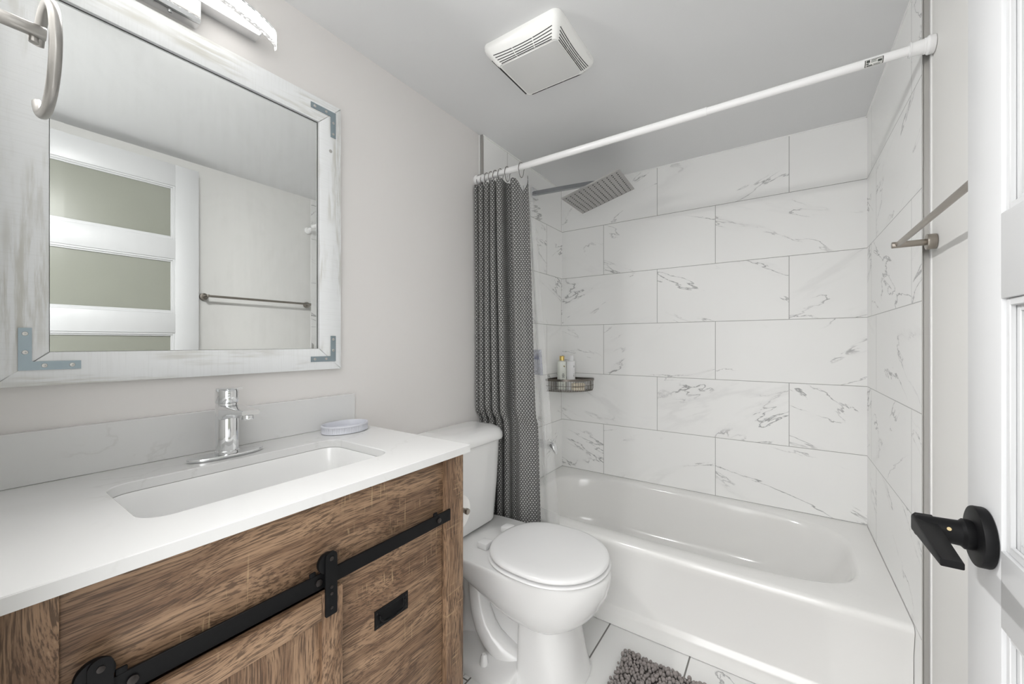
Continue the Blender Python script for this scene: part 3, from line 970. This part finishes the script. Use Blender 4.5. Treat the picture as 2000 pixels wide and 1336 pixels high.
# ------------------------------------------------------------------ shower rod, rings, curtain, liner
RY, RZ = 1.450, 1.9185
rod = thing('shower_rod', 'white tension shower rod spanning the room above the tub edge', 'shower rod', (-0.434, RY, RZ))
b = new(); cyl(b, (XL + .012, RY, RZ), (-0.205, RY, RZ), .0132, 28); obj('outer_tube', b, 'rod', rod)
b = new(); cyl(b, (-0.215, RY, RZ), (XR - .012, RY, RZ), .0118, 28)
tube(b, [(-0.207, RY, RZ), (-0.203, RY, RZ)], .0138, 28)
it = obj('inner_tube', b, 'rod', rod)
for x0, d in ((XL + .0012, 1), (XR - .0012, -1)):
    b = new()
    lathe(b, [(.021, 0), (.0225, .002 * d), (.0225, .012 * d), (.019, .016 * d), (.019, .019 * d), (.0178, .020 * d), (.0165, .044 * d), (.0185, .0445 * d), (.0185, .047 * d), (.0135, .0475 * d)], (x0, RY, RZ), 0, 32)
    obj('end_cap', b, 'rod', rod)
b = new()
def onrod(x, ang, r): return (x, RY + r * math.cos(ang), RZ + r * math.sin(ang))
def patch(bm, x0, x1, a0, a1, r):
    n_ = 6
    rows = [[bm.verts.new(onrod(x, math.radians(a0 + (a1 - a0) * k / n_), rr)) for k in range(n_ + 1)] for x in (x0, x1) for rr in (r,)]
    for k in range(n_): bm.faces.new((rows[0][k], rows[0][k + 1], rows[1][k + 1], rows[1][k]))
patch(b, 0.190, 0.229, 168, 262, .01195)
stk = obj('sticker', b, 'sticker', it, 0); stk['label'] = 'small black and white printed sticker'
b = new()
for (x0, x1, a0, a1) in ((.1905, .2285, 170, 174), (.1905, .2285, 255, 260), (.1905, .1925, 170, 260), (.2265, .2285, 170, 260), (.194, .201, 178, 208), (.1935, .199, 214, 228), (.217, .2255, 196, 222),
                         (.204, .225, 180, 186), (.203, .215, 190, 194), (.203, .214, 199, 203), (.203, .216, 208, 212), (.1945, .206, 236, 250), (.208, .225, 234, 238), (.209, .222, 243, 248)):
    patch(b, x0, x1, a0, a1, .01215)
obj('print', b, 'ink', stk, 0)

ring_x = [-1.172, -1.150, -1.127, -1.103, -1.078, -1.050, -1.012, -0.938]
def make_ring():
    t = thing('curtain_ring', '', 'curtain ring', (ring_x[0], RY, RZ), 'metal curtain rings on the white rod')
    b = new()
    pts = []
    for k in range(32):
        a = 2 * PI * k / 32
        pts.append((ring_x[0] + .004 * math.cos(a), RY + .0175 * math.cos(a) * (1.0 if math.sin(a) > 0 else 0.72), RZ - .014 + .033 * math.sin(a)))
    tube(b, pts, .0015, 8, closed=True)
    obj('wire_loop', b, 'ring_metal', t)
    for k in range(5):
        a = math.radians(50 + 20 * k)
        b = new(); sphere(b, (ring_x[0] + .004 * math.cos(a), RY + .0178 * math.cos(a), RZ - .0140 + .0332 * math.sin(a)), .0030, 1)
        obj('roller_bead', b, 'ring_metal', t)
    return t
ORD = ['leftmost metal ring at the wall end of the white shower rod', 'second metal curtain ring from the left wall, on the white rod',
       'third metal curtain ring from the left wall, on the white rod', 'fourth metal curtain ring from the left wall, on the white rod',
       'fifth metal curtain ring from the left wall, on the white rod', 'third from last metal curtain ring before the open rod',
       'metal curtain ring just left of the dip in the grey curtain', 'rightmost metal curtain ring, apart from the bunch on the rod']
r0 = make_ring()
for i, x in enumerate(ring_x):
    o = r0 if i == 0 else copy_tree(r0)
    o.location = (x, RY, RZ); o['label'] = ORD[i]

def fold_sheet(nu, nz, plan, ztop, zbot, thick=0.0):
    """a hanging sheet: plan(s, t) -> (x, y); s along the sheet, t = 0 top .. 1 bottom; UVs in metres"""
    bm = bmesh.new()
    uvl = bm.loops.layers.uv.new('UVMap')
    L = [0.0]
    for i in range(1, nu + 1):
        a, c = plan((i - 1) / nu, .5), plan(i / nu, .5)
        L.append(L[-1] + math.dist(a, c))
    grid, uv = [], {}
    for j in range(nz + 1):
        row = []
        for i in range(nu + 1):
            s, t = i / nu, j / nz
            x, y = plan(s, t)
            zt_ = ztop(s)
            z = zt_ + (zbot - zt_) * t
            v = bm.verts.new((x, y, z)); uv[v] = (L[i], z); row.append(v)
        grid.append(row)
    for j in range(nz):
        for i in range(nu):
            f = bm.faces.new((grid[j][i], grid[j][i + 1], grid[j + 1][i + 1], grid[j + 1][i]))
            for lp in f.loops: lp[uvl].uv = uv[lp.vert]
    return bm

def smooth(x): x = max(0.0, min(1.0, x)); return x * x * (3 - 2 * x)
S1 = 0.60                        # share of the cloth that is gathered into tight folds by the wall
def cur_plan(s, t):
    xl, xm, xr = -1.186, -1.022 + 0.018 * t, -0.912 + 0.060 * t ** 0.85
    if s < S1:
        q = s / S1
        ph = 2 * PI * 4.5 * q ** 0.9
        x = xl + (xm - xl) * q + 0.008 * math.sin(2 * ph)
        amp = 0.034 + 0.010 * q
        off = -amp * math.cos(ph)
    else:
        q = (s - S1) / (1 - S1)
        x = xm + (xr - xm) * q
        off = 0.044 - (0.030 + .014 * t) * smooth(q / .16) - 0.030 * math.sin(PI * smooth((q - .10) / .5)) * (1 - .4 * t) + 0.020 * smooth((q - .62) / .2) - 0.026 * smooth((q - .82) / .18)
    y = RY + 0.004 + off * (0.85 + 0.25 * t) + 0.004 * math.sin(9 * s + 5 * t)
    z = 1.884 - 1.809 * t
    y += 0.014 * min(1.0, t / .55)
    if z < 0.845:                      # below, the tank holds the folds back
        f = smooth((0.845 - z) / 0.06)
        y = y + f * (1.484 + (y - RY - .014) * 0.62 - y)
    return x, min(y, 1.524)
def cur_top(s):
    z = 1.884
    if s < S1: z -= 0.005 * (0.5 - 0.5 * math.cos(2 * PI * 4.5 * (s / S1) ** .9))
    else:
        q = (s - S1) / (1 - S1)
        z -= 0.060 * max(0.0, 1 - abs(q - .70) / .26) ** 1.3 + 0.004 * smooth(q * 4)
    return z
b = fold_sheet(420, 60, cur_plan, cur_top, 0.075)
cu = obj('shower_curtain', b, 'waffle', None, 180, base=(-1.05, RY, 0.075))
tag(cu, 'dark grey waffle-weave shower curtain drawn to the left end of the rod', 'curtain')
def lin_plan(s, t):
    x = -0.985 + (0.055 + 0.130 * t) * s + 0.02 * t
    y = 1.522 + 0.018 * t + 0.009 * math.sin(2 * PI * 2.2 * s + .6 * t) * (0.5 + .5 * t)
    return x, y
li = thing('shower_liner', 'clear plastic shower liner hanging beside the grey curtain', 'shower liner', (-0.9, 1.51, 0.12))
b = fold_sheet(60, 40, lin_plan, lambda s: 1.872 - .01 * s, 0.12)
lo_ = obj('film', b, 'film', li, 180)
def lin_pt(s, z, d=-.0012):
    t = (1.872 - z) / (1.872 - .12)
    x, y = lin_plan(s, t)
    return (x, y + d, z)
def lin_patch(bm, s0, s1, z0, z1, d):
    n_, m_ = 8, 6
    g = [[bm.verts.new(lin_pt(s0 + (s1 - s0) * i / n_, z0 + (z1 - z0) * j / m_, d)) for i in range(n_ + 1)] for j in range(m_ + 1)]
    for j in range(m_):
        for i in range(n_): bm.faces.new((g[j][i], g[j][i + 1], g[j + 1][i + 1], g[j + 1][i]))
b = new(); lin_patch(b, .36, .86, 1.005, 1.118, -.0012)
pp = obj('printed_label', b, 'film_print', li, 180); pp['label'] = 'grey-blue printed strip on the clear film'
b = new()
for (s0, s1, z0, z1) in ((.42, .47, 1.074, 1.098), (.50, .53, 1.074, 1.088), (.56, .60, 1.074, 1.094), (.63, .66, 1.074, 1.086), (.70, .74, 1.074, 1.092)):
    lin_patch(b, s0, s1, z0, z1, -.0018)
obj('print_marks', b, 'blue_ink', pp, 180)

# ------------------------------------------------------------------ shower head, spout, caddy
sh = thing('rain_shower', 'square steel rain shower head on a wall arm near the ceiling', 'shower head', (TL, 1.955, 2.01))
b = new(); bx(b, TL + .0008, TL + .008, 1.925, 1.985, 1.980, 2.040, .0015)
obj('wall_flange', b, 'chrome', sh)
b = new()
rings = []
for (x, z) in ((TL + .006, 2.010), (-1.00, 2.000), (-.83, 1.988), (-.800, 1.984), (-.785, 1.972), (-.782, 1.940)):
    h = .0105
    if z > 1.97: rings.append([(x, 1.955 - h, z - h), (x, 1.955 + h, z - h), (x, 1.955 + h, z + h), (x, 1.955 - h, z + h)])
    else: rings.append([(x - h, 1.955 - h, z), (x - h, 1.955 + h, z), (x + h, 1.955 + h, z), (x + h, 1.955 - h, z)])
loft(b, rings)
obj('arm', b, 'chrome_dark', sh, 0)
Q = [Vector(q) for q in ((-0.913, 1.787, 1.873), (-0.623, 1.805, 1.957), (-0.647, 2.113, 1.971), (-0.937, 2.095, 1.887))]
nrm = (Q[1] - Q[0]).cross(Q[3] - Q[0]).normalized()
if nrm.z < 0: nrm = -nrm
b = new(); loft(b, [Q, [q + nrm * .007 for q in Q]])
pt = obj('rain_plate', b, 'head_steel', sh, 0)
b = new()
ex, ey = Q[1] - Q[0], Q[3] - Q[0]
for i in range(12):
    for j in range(12):
        c = Q[0] + ex * (0.06 + .88 * i / 11) + ey * (.06 + .88 * j / 11)
        tube(b, [c + nrm * .0005, c - nrm * .0016], .0028, 8)
nz_ = obj('nozzles', b, 'dark', pt, 0); nz_['kind'] = 'stuff'
cq = (Q[0] + Q[2]) / 2
b = new(); tube(b, [cq + nrm * .0072, cq + nrm * .018], .016, 20)
sphere(b, cq + nrm * .024, .013, 2)
obj('ball_joint', b, 'chrome', sh)

ts = thing('tub_spout', 'chrome tub spout on the tiled end wall beyond the clear liner', 'tub spout', (TL, 1.945, 0.575))
b = new()
rings = []
for (x, z, rr, rz) in ((TL + .001, .580, .026, .026), (TL + .012, .580, .025, .025), (-1.10, .578, .0235, .0225), (-1.06, .574, .0225, .022), (-1.040, .566, .0215, .026), (-1.030, .556, .019, .024), (-1.026, .548, .014, .018)):
    rings.append([(x, 1.945 + rr * math.cos(2 * PI * k / 24), z + rz * math.sin(2 * PI * k / 24)) for k in range(24)])
loft(b, rings)
obj('body', b, 'chrome', ts)
b = new(); cyl(b, (-1.056, 1.945, .594), (-1.056, 1.945, .606), .0035, 12); cyl(b, (-1.056, 1.945, .605), (-1.056, 1.945, .611), .0085, 16, .002)
obj('diverter_knob', b, 'chrome', ts)

# corner caddy
KX, KY, KZ = TL + .002, YB - .002, 0.931
cd = thing('shower_caddy', 'dark wire corner basket on the tile holding two bottles', 'caddy', (KX, KY, 0.85))
def kad(f, th):       # rounded front between the two walls
    r = .218 / ((abs(math.cos(th)) ** 2.6 + abs(math.sin(th)) ** 2.6) ** (1 / 2.6))
    return KX + .001 + r * f * max(0, math.cos(th)), KY - .001 - r * f * max(0, math.sin(th))
b = new()
ths = [PI / 2 * k / 40 for k in range(41)]
outl = [kad(1, t) for t in ths] + [(KX + .001, KY - .001)]
def strip(bm, pts, z0, z1, t):
    rings = []
    m = len(pts)
    for i in range(m):
        a, c = Vector(pts[i - 1]), Vector(pts[(i + 1) % m])
        tt = (c - a).normalized(); nn = Vector((-tt.y, tt.x)) * t
        p = Vector(pts[i]); q = p + nn
        rings.append([(p.x, p.y, z0), (p.x, p.y, z1), (q.x, q.y, z1), (q.x, q.y, z0)])
    loft(bm, rings, closed=True)
strip(b, outl, KZ - .013, KZ, .0022)
obj('rim', b, 'basket', cd, 30)
b = new()
for k in range(24):
    th = PI / 2 * (k + .5) / 24
    x, y = kad(.988, th); x2, y2 = kad(.955, th)
    ym = KY - .004
    tube(b, [(x, y, KZ - .008), (x, y, KZ - .062), (x2, y2, KZ - .073), (x2 - .004, y2 + .002, KZ - .074)], .0014, 6)
for k in range(13):
    x = KX + .010 + .0155 * k
    # bottom wires run front to back
    lo_y = None
    for t in [PI / 2 * q / 200 for q in range(201)]:
        px_, py_ = kad(.955, t)
        if px_ <= x: lo_y = py_; break
    if lo_y is None: continue
    tube(b, [(x, lo_y, KZ - .074), (x, KY - .004, KZ - .074)], .0014, 6)
tube(b, [(kad(.96, t)[0], kad(.96, t)[1], KZ - .0745) for t in ths], .0016, 6)
tube(b, [(kad(.985, t)[0], kad(.985, t)[1], KZ - .042) for t in ths], .0014, 6)
for (x0, y0, x1, y1) in ((KX + .004, KY - .004, KX + .004, KY - .205), (KX + .004, KY - .004, KX + .205, KY - .004)):
    tube(b, [(x0, y0, KZ - .074), (x1, y1, KZ - .074)], .0016, 6)
    for q in range(13):
        f = (q + .5) / 13
        tube(b, [(x0 + (x1 - x0) * f, y0 + (y1 - y0) * f, KZ - .074), (x0 + (x1 - x0) * f, y0 + (y1 - y0) * f, KZ - .008)], .0013, 6)
obj('wire_basket', b, 'basket', cd, 60)

def bottle(nm, label, x, y, rx, ry, h, capr, caph, rot, bmat, cmat, marks):
    t = thing(nm, label, 'bottle', (x, y, KZ - .0722), None)
    z0 = KZ - .0722
    def el(r1, r2, z, n=40, pw=2.6):
        out = []
        for k in range(n):
            a = 2 * PI * k / n
            ca, sa = math.cos(a), math.sin(a)
            px_, py_ = r1 * math.copysign(abs(ca) ** (2 / pw), ca), r2 * math.copysign(abs(sa) ** (2 / pw), sa)
            out.append((x + px_ * math.cos(rot) - py_ * math.sin(rot), y + px_ * math.sin(rot) + py_ * math.cos(rot), z0 + z))
        return out
    b = new()
    loft(b, [el(rx * .9, ry * .9, 0), el(rx, ry, .004), el(rx, ry, h - .008), el(rx * .97, ry * .97, h - .003), el(rx * .8, ry * .8, h), el(capr * .85, capr * .85, h + .0005, pw=2), el(capr * .85, capr * .85, h + .004, pw=2)])
    bo = obj('body', b, bmat, t, 40)
    b = new(); loft(b, [el(capr, capr, h + .0042, pw=2), el(capr, capr, h + caph - .002, pw=2), el(capr * .92, capr * .92, h + caph, pw=2)])
    obj('cap', b, cmat, t, 40)
    # printed marks on the front: short dark strokes
    fd = Vector((math.sin(rot), -math.cos(rot), 0)); sd_ = Vector((math.cos(rot), math.sin(rot), 0))
    b = new(); g = new()
    for (u, z, wd, ht, gold) in marks:
        yb = ry * (1 - abs(u / rx) ** 2.6) ** (1 / 2.6)
        c = Vector((x, y, z0 + z)) + sd_ * u + fd * (yb + .0001)
        tb = bmesh.new(); bmesh.ops.create_cube(tb, size=1)
        tb.transform(Matrix.Translation(c) @ Matrix.Rotation(rot - u / rx * -.0, 4, 'Z') @ Matrix.Diagonal((wd, .0012, ht, 1)))
        if gold:
            tb.transform(Matrix.Translation(c) @ Matrix.Rotation(.7, 4, fd) @ Matrix.Translation(-c)); merge(g, tb)
        else: merge(b, tb)
    obj('printed_lettering', b, 'ink', bo, 0)
    if len(g.verts): obj('label_emblem', g, 'gold_ink', bo, 0)
    else: g.free()
    return t
mk = [(.012, .145, .007, .010, True), (.006, .098, .011, .003, False), (.006, .090, .016, .004, False), (.006, .083, .013, .003, False), (.006, .077, .015, .003, False), (.004, .066, .012, .002, False), (.004, .058, .012, .002, False), (.004, .030, .012, .002, False)]
bottle('lotion_bottle', 'cream bottle with a shiny gold cap standing in the corner basket', -1.128, 2.210, .0285, .021, .176, .0150, .033, math.radians(32), 'bottle_cream', 'gold', mk)
mk2 = [(.020, .145, .004, .011, False), (.020, .100, .004, .004, False), (.019, .090, .006, .005, False), (.020, .083, .004, .003, False), (.020, .060, .004, .003, False)]
bottle('lotion_bottle', 'all-white bottle with a white cap standing in the corner basket', -1.075, 2.228, .0255, .022, .178, .0150, .034, math.radians(18), 'bottle_white', 'bottle_white', mk2)
for (x, y, z, rz, lab) in ((-1.020, 2.215, KZ - .0722, .5, 'pale bar of soap lying at the bottom of the corner basket'), (-1.022, 2.219, KZ - .0496, .62, 'pale bar of soap on top of the other bar in the corner basket')):
    b = new()
    ol = rrect(-.040, .040, -.026, .026, .016, n=6)
    prism(b, ol, 0.0005, .0215, 2, .006)
    b.transform(Matrix.Translation((x, y, z)) @ Matrix.Rotation(rz, 4, 'Z'))
    tag(obj('soap_bar', b, 'soap', None, 50, base=(x, y, z)), lab, 'soap', 'soap bars in the corner basket')

# ------------------------------------------------------------------ bathtub
b = new()
TX0, TX1, TY1 = TL + .0015, TR - .0015, YB - .0015
def sup(x0, x1, y0, y1, z, pw=3.2, n=72):
    cx, cy, hx, hy = (x0 + x1) / 2, (y0 + y1) / 2, (x1 - x0) / 2, (y1 - y0) / 2
    out = []
    for k in range(n):
        a = 2 * PI * (k + .5) / n
        ca, sa = math.cos(a), math.sin(a)
        out.append((cx + hx * math.copysign(abs(ca) ** (2 / pw), ca), cy + hy * math.copysign(abs(sa) ** (2 / pw), sa), z))
    return out
def outer(z, y0, ins=0.0, n=72):
    x0, x1, y1 = TX0 + ins, TX1 - ins, TY1 - ins
    cx, cy = (x0 + x1) / 2, (y0 + y1) / 2
    out = []
    for k in range(n):
        a = 2 * PI * (k + .5) / n
        dx, dy = math.cos(a) * (x1 - x0), math.sin(a) * (y1 - y0)
        m = min((x1 - x0) / 2 / abs(dx) if dx else 9e9, (y1 - y0) / 2 / abs(dy) if dy else 9e9)
        out.append([cx + dx * m, cy + dy * m, z])
    for c in ((x0, y0), (x0, y1), (x1, y0), (x1, y1)):
        i = min(range(n), key=lambda q: (out[q][0] - c[0]) ** 2 + (out[q][1] - c[1]) ** 2)
        out[i] = [c[0], c[1], z]
    return [tuple(p) for p in out]
T = TUB_Y; Z = TUB_Z
rings = [outer(0.0015, T), outer(.050, T), outer(.058, T + .002), outer(.068, T + .014), outer(.075, T + .016), outer(.26, T + .013), outer(.295, T + .006),
         outer(Z - .022, T + .0005), outer(Z - .014, T + .001), outer(Z - .006, T + .0045), outer(Z - .0015, T + .011), outer(Z, T + .020, .0),
         sup(-1.118, .236, 1.640, 2.262, Z - .0005, 4.2), sup(-1.112, .229, 1.646, 2.256, Z - .004, 4.0), sup(-1.107, .222, 1.651, 2.251, Z - .012, 3.9),
         sup(-1.101, .212, 1.656, 2.246, Z - .030, 3.8), sup(-1.090, .165, 1.668, 2.236, .22, 3.6), sup(-1.078, .095, 1.682, 2.224, .12, 3.5), sup(-1.065, .040, 1.700, 2.206, .085, 3.3),
         sup(-1.030, -.03, 1.735, 2.170, .068, 3.0), sup(-.90, -.20, 1.84, 2.06, .062, 2.6), sup(-.60, -.50, 1.94, 1.96, .060, 2.2)]
loft(b, rings, cap0=False)
tb_ = obj('bathtub', b, 'enamel', None, 60, base=(-.43, 1.94, 0))
tag(tb_, 'white alcove bathtub with a plain apron between the tiled walls', 'bathtub')

# ------------------------------------------------------------------ toilet (faces +x, centre line y = TC)
TC = 1.238
to = thing('toilet', 'white two-piece toilet with closed lid between vanity and tub', 'toilet', (-0.85, TC, 0))
def egg(xr, xt, hw, z, pr=2.6, pf=2.05, wide=.42, n=64):
    """outline from rear x (xr) to tip (xt), widest at a share of the length"""
    xc = xr + (xt - xr) * wide
    out = []
    for k in range(n):
        a = 2 * PI * k / n
        ca, sa = math.cos(a), math.sin(a)
        p = pf if ca > 0 else pr
        hx = (xt - xc) if ca > 0 else (xc - xr)
        out.append((xc + hx * math.copysign(abs(ca) ** (2 / p), ca), TC + hw * math.copysign(abs(sa) ** (2 / p), sa), z))
    return out
b = new()
# rim, bowl and rear deck
loft(b, [egg(-.742, -.588, .108, .196, 4.5, 2.2, .42), egg(-.748, -.575, .120, .197, 4.5, 2.2, .42), egg(-.765, -.566, .127, .202, 4.0, 2.2, .42), egg(-.82, -.542, .143, .216, 3.4, 2.15, .43), egg(-.90, -.512, .160, .245, 3.0, 2.1, .46),
         egg(-.99, -.488, .173, .282, 3.0, 2.05, .50), egg(-1.09, -.471, .181, .320, 3.4, 2.02, .54), egg(-1.16, -.464, .185, .350, 4.0, 2.02, .58), egg(-1.180, -.462, .186, .372, 4.5, 2.02, .58),
         egg(-1.182, -.4635, .1855, .379, 4.5, 2.02, .58), egg(-1.180, -.466, .183, .3835, 4.5, 2.02, .58), egg(-1.178, -.471, .178, .385, 4.5, 2.02, .58)])
# pedestal column
loft(b, [egg(-.748, -.543, .132, .0008, 9, 2.5, .36), egg(-.748, -.543, .132, .012, 9, 2.5, .36), egg(-.748, -.558, .126, .06, 9, 2.5, .36), egg(-.748, -.572, .121, .13, 9, 2.4, .36), egg(-.748, -.578, .119, .185, 8, 2.4, .36), egg(-.748, -.578, .119, .225, 8, 2.4, .36)])
# web and foot behind the column
loft(b, [[(x, y, z) for (x, y) in rrect(-1.06, -.735, TC - h, TC + h, min(.05, h * .8), n=5)] for (z, h) in ((.02, .085), (.06, .068), (.15, .060), (.26, .080), (.33, .110))])
loft(b, [[(x, y, z) for (x, y) in rrect(-1.03 + q, -.735, TC - h, TC + h, [.02, .09, .09, .02], n=6)] for (z, h, q) in ((.0008, .198, 0), (.018, .196, 0), (.028, .188, .006), (.036, .16, .02), (.05, .10, .05))])
bowl = obj('bowl', b, 'porcelain', to, 60)
for s in (-1, 1):
    b = new()
    pts = [(-.960, .060, .330), (-.955, .072, .295), (-.945, .082, .255), (-.932, .088, .205), (-.918, .092, .160), (-.895, .095, .115), (-.862, .095, .080), (-.825, .088, .055), (-.790, .075, .036), (-.750, .055, .022)]
    P = []
    for i in range(len(pts) - 1):
        for k in range(4):
            f = k / 4
            P.append(tuple(pts[i][q] + (pts[i + 1][q] - pts[i][q]) * f for q in range(3)))
    P.append(pts[-1])
    n_ = len(P)
    tube(b, [(p[0], TC + s * p[1], p[2]) for p in P], [.030 + .006 * math.sin(PI * i / n_) + .016 * (i / n_) ** 2 for i in range(n_)], 20)
    bmesh.ops.smooth_vert(b, verts=list(b.verts), factor=.5, use_axis_x=True, use_axis_y=True, use_axis_z=True)
    obj('trapway', b, 'porcelain', to, 180)
    b = new()
    lathe(b, [(.0150, 0), (.0150, .004), (.0125, .018), (.0098, .030), (.0065, .0345)], (-.852, TC + s * .160, .0335), 2, 24)
    obj('bolt_cap', b, 'plastic_white', to)
# seat and lid
def lid_ring(off, z):
    xr, xt, hw = -.897 + off, -.468 - off, .192 - off
    n = 72
    out = []
    for k in range(n):
        a = 2 * PI * k / n
        ca, sa = math.cos(a), math.sin(a)
        xc = -.672
        if ca > 0: x = xc + (xt - xc) * ca ** .96; y = hw * math.copysign(abs(sa) ** .97, sa)
        else:
            p = 2.9
            x = xc - (xc - xr) * abs(ca) ** (2 / p) ; y = hw * math.copysign(abs(sa) ** (2 / 2.1), sa)
        out.append((x, TC + y, z))
    return out
b = new(); loft(b, [lid_ring(.075, .3905), lid_ring(.005, .3905), lid_ring(.000, .3915), lid_ring(-.0015, .3945), lid_ring(.0005, .3975), lid_ring(.005, .3983), lid_ring(.09, .3983)])
obj('seat', b, 'plastic_white', to, 60)
b = new(); loft(b, [lid_ring(.085, .4050), lid_ring(.007, .4050), lid_ring(.0045, .4060), lid_ring(.0035, .4095), lid_ring(.0045, .4145), lid_ring(.009, .4185), lid_ring(.022, .4212), lid_ring(.06, .4225), lid_ring(.13, .4230)])
obj('lid', b, 'plastic_white', to, 60)
for s in (-1, 1):
    b = new(); bx(b, -.935, -.893, TC + s * .075 - .022, TC + s * .075 + .022, .3855, .408, .004)
    obj('hinge', b, 'plastic_white', to)
# tank
def tank_ring(x0, x1, hw, z, rf):
    return [(x, y, z) for (x, y) in rrect(x0, x1, TC - hw, TC + hw, [rf, .02, .02, rf], n=10)]
b = new()
loft(b, [tank_ring(XL + .008, -1.030, .153, .390, .06), tank_ring(XL + .006, -1.020, .165, .394, .07), tank_ring(XL + .005, -1.014, .172, .42, .085), tank_ring(XL + .004, -1.004, .183, .56, .09), tank_ring(XL + .004, -.998, .190, .735, .09)])
obj('tank', b, 'porcelain', to, 50)
b = new()
loft(b, [tank_ring(XL + .003, -.996, .190, .7356, .09), tank_ring(XL + .002, -.986, .199, .739, .092), tank_ring(XL + .002, -.983, .201, .746, .094), tank_ring(XL + .002, -.986, .199, .764, .094), tank_ring(XL + .003, -.996, .192, .779, .09), tank_ring(XL + .006, -1.016, .175, .788, .08), tank_ring(XL + .02, -1.05, .14, .7915, .06)])
obj('tank_lid', b, 'porcelain', to, 50)

# toilet paper on a holder fixed to the side of the vanity
RYc, RZc = 0.858, 0.668
b = new(); cyl(b, (-.905, .7972, RZc), (-.905, .804, RZc), .020, 24, .001)
ph_ = obj('paper_holder', b, 'bronze_nickel', van); ph_['label'] = 'dark metal paper holder on the end panel'
b = new()
tube(b, [(-.905, .803, RZc), (-.905, .845, RZc), (-.902, .855, RZc), (-.893, .858, RZc), (-.74, .858, RZc)], .0065, 14)
cyl(b, (-.745, .858, RZc), (-.734, .858, RZc), .0085, 18, .002)
obj('arm', b, 'bronze_nickel', ph_)
b = new()
def ann(x, r): return [(x, RYc + r * math.cos(2 * PI * k / 40), RZc - .0139 + r * math.sin(2 * PI * k / 40)) for k in range(40)]
loft(b, [ann(-.872, .052), ann(-.772, .052), ann(-.770, .050), ann(-.770, .022), ann(-.772, .0205), ann(-.872, .0205)], closed=True)
tag(obj('toilet_paper_roll', b, 'paper', None, 40, base=(-.82, RYc, RZc)), 'white toilet paper roll beside the vanity end panel', 'toilet paper')

# ------------------------------------------------------------------ towel bar on the right-hand wall
tw = thing('towel_bar', 'warm brushed nickel towel bar on the right wall behind the door', 'towel bar', (XR, 1.15, 1.41))
for y in (0.858, 1.440):
    b = new(); cyl(b, (XR - .0008, y, 1.408), (XR - .019, y, 1.408), .0195, 36, .0012)
    ro = obj('rosette', b, 'bronze_nickel', tw)
    b = new(); cyl(b, (XR - .0185, y, 1.408), (XR - .084, y, 1.408), .0082, 24, .001)
    obj('post', b, 'bronze_nickel', ro)
b = new(); cyl(b, (0.2565, 0.866, 1.4085), (0.2565, 1.4325, 1.4085), .0068, 20)
obj('bar', b, 'bronze_nickel', tw)

# ------------------------------------------------------------------ bath rug
rg = thing('bath_rug', 'grey-brown bobbly chenille bath rug on the floor beside the tub', 'rug', (-.16, 1.23, 0))
b = new(); bx(b, -.468, .135, 1.035, 1.440, .001, .010, .003)
obj('backing', b, 'rug_base', rg, 30)
b = new()
tmpl = bmesh.new(); bmesh.ops.create_icosphere(tmpl, subdivisions=2, radius=1.0)
tv = [v.co.copy() for v in tmpl.verts]; tf = [[v.index for v in f.verts] for f in tmpl.faces]; tmpl.free()
rr = random.Random(3)
def blob(c, r, sx, sy, sz):
    a = rr.random() * PI
    ca, sa = math.cos(a), math.sin(a)
    vs = []
    for v in tv:
        x, y, z = v.x * sx * r, v.y * sy * r, v.z * sz * r
        vs.append(b.verts.new((c[0] + x * ca - y * sa, c[1] + x * sa + y * ca, c[2] + z)))
    for f in tf: b.faces.new([vs[i] for i in f])
y = 1.038; row = 0
while y < 1.444:
    x = -.474 + (.007 if row % 2 else 0)
    while x < .140:
        r = rr.choice((.0042, .0050, .0062, .0070, .0078))
        edge = .003 if (x < -.465 or y > 1.430) else 0
        blob((x + rr.uniform(-.004, .004), y + rr.uniform(-.004, .004), .0125 + rr.uniform(0, .006) - edge), r, rr.uniform(.85, 1.15), rr.uniform(.85, 1.15), rr.uniform(1.0, 1.35))
        x += .0128
    y += .0118; row += 1
pile = obj('pile', b, 'rug', rg, 180)
pile['kind'] = 'stuff'
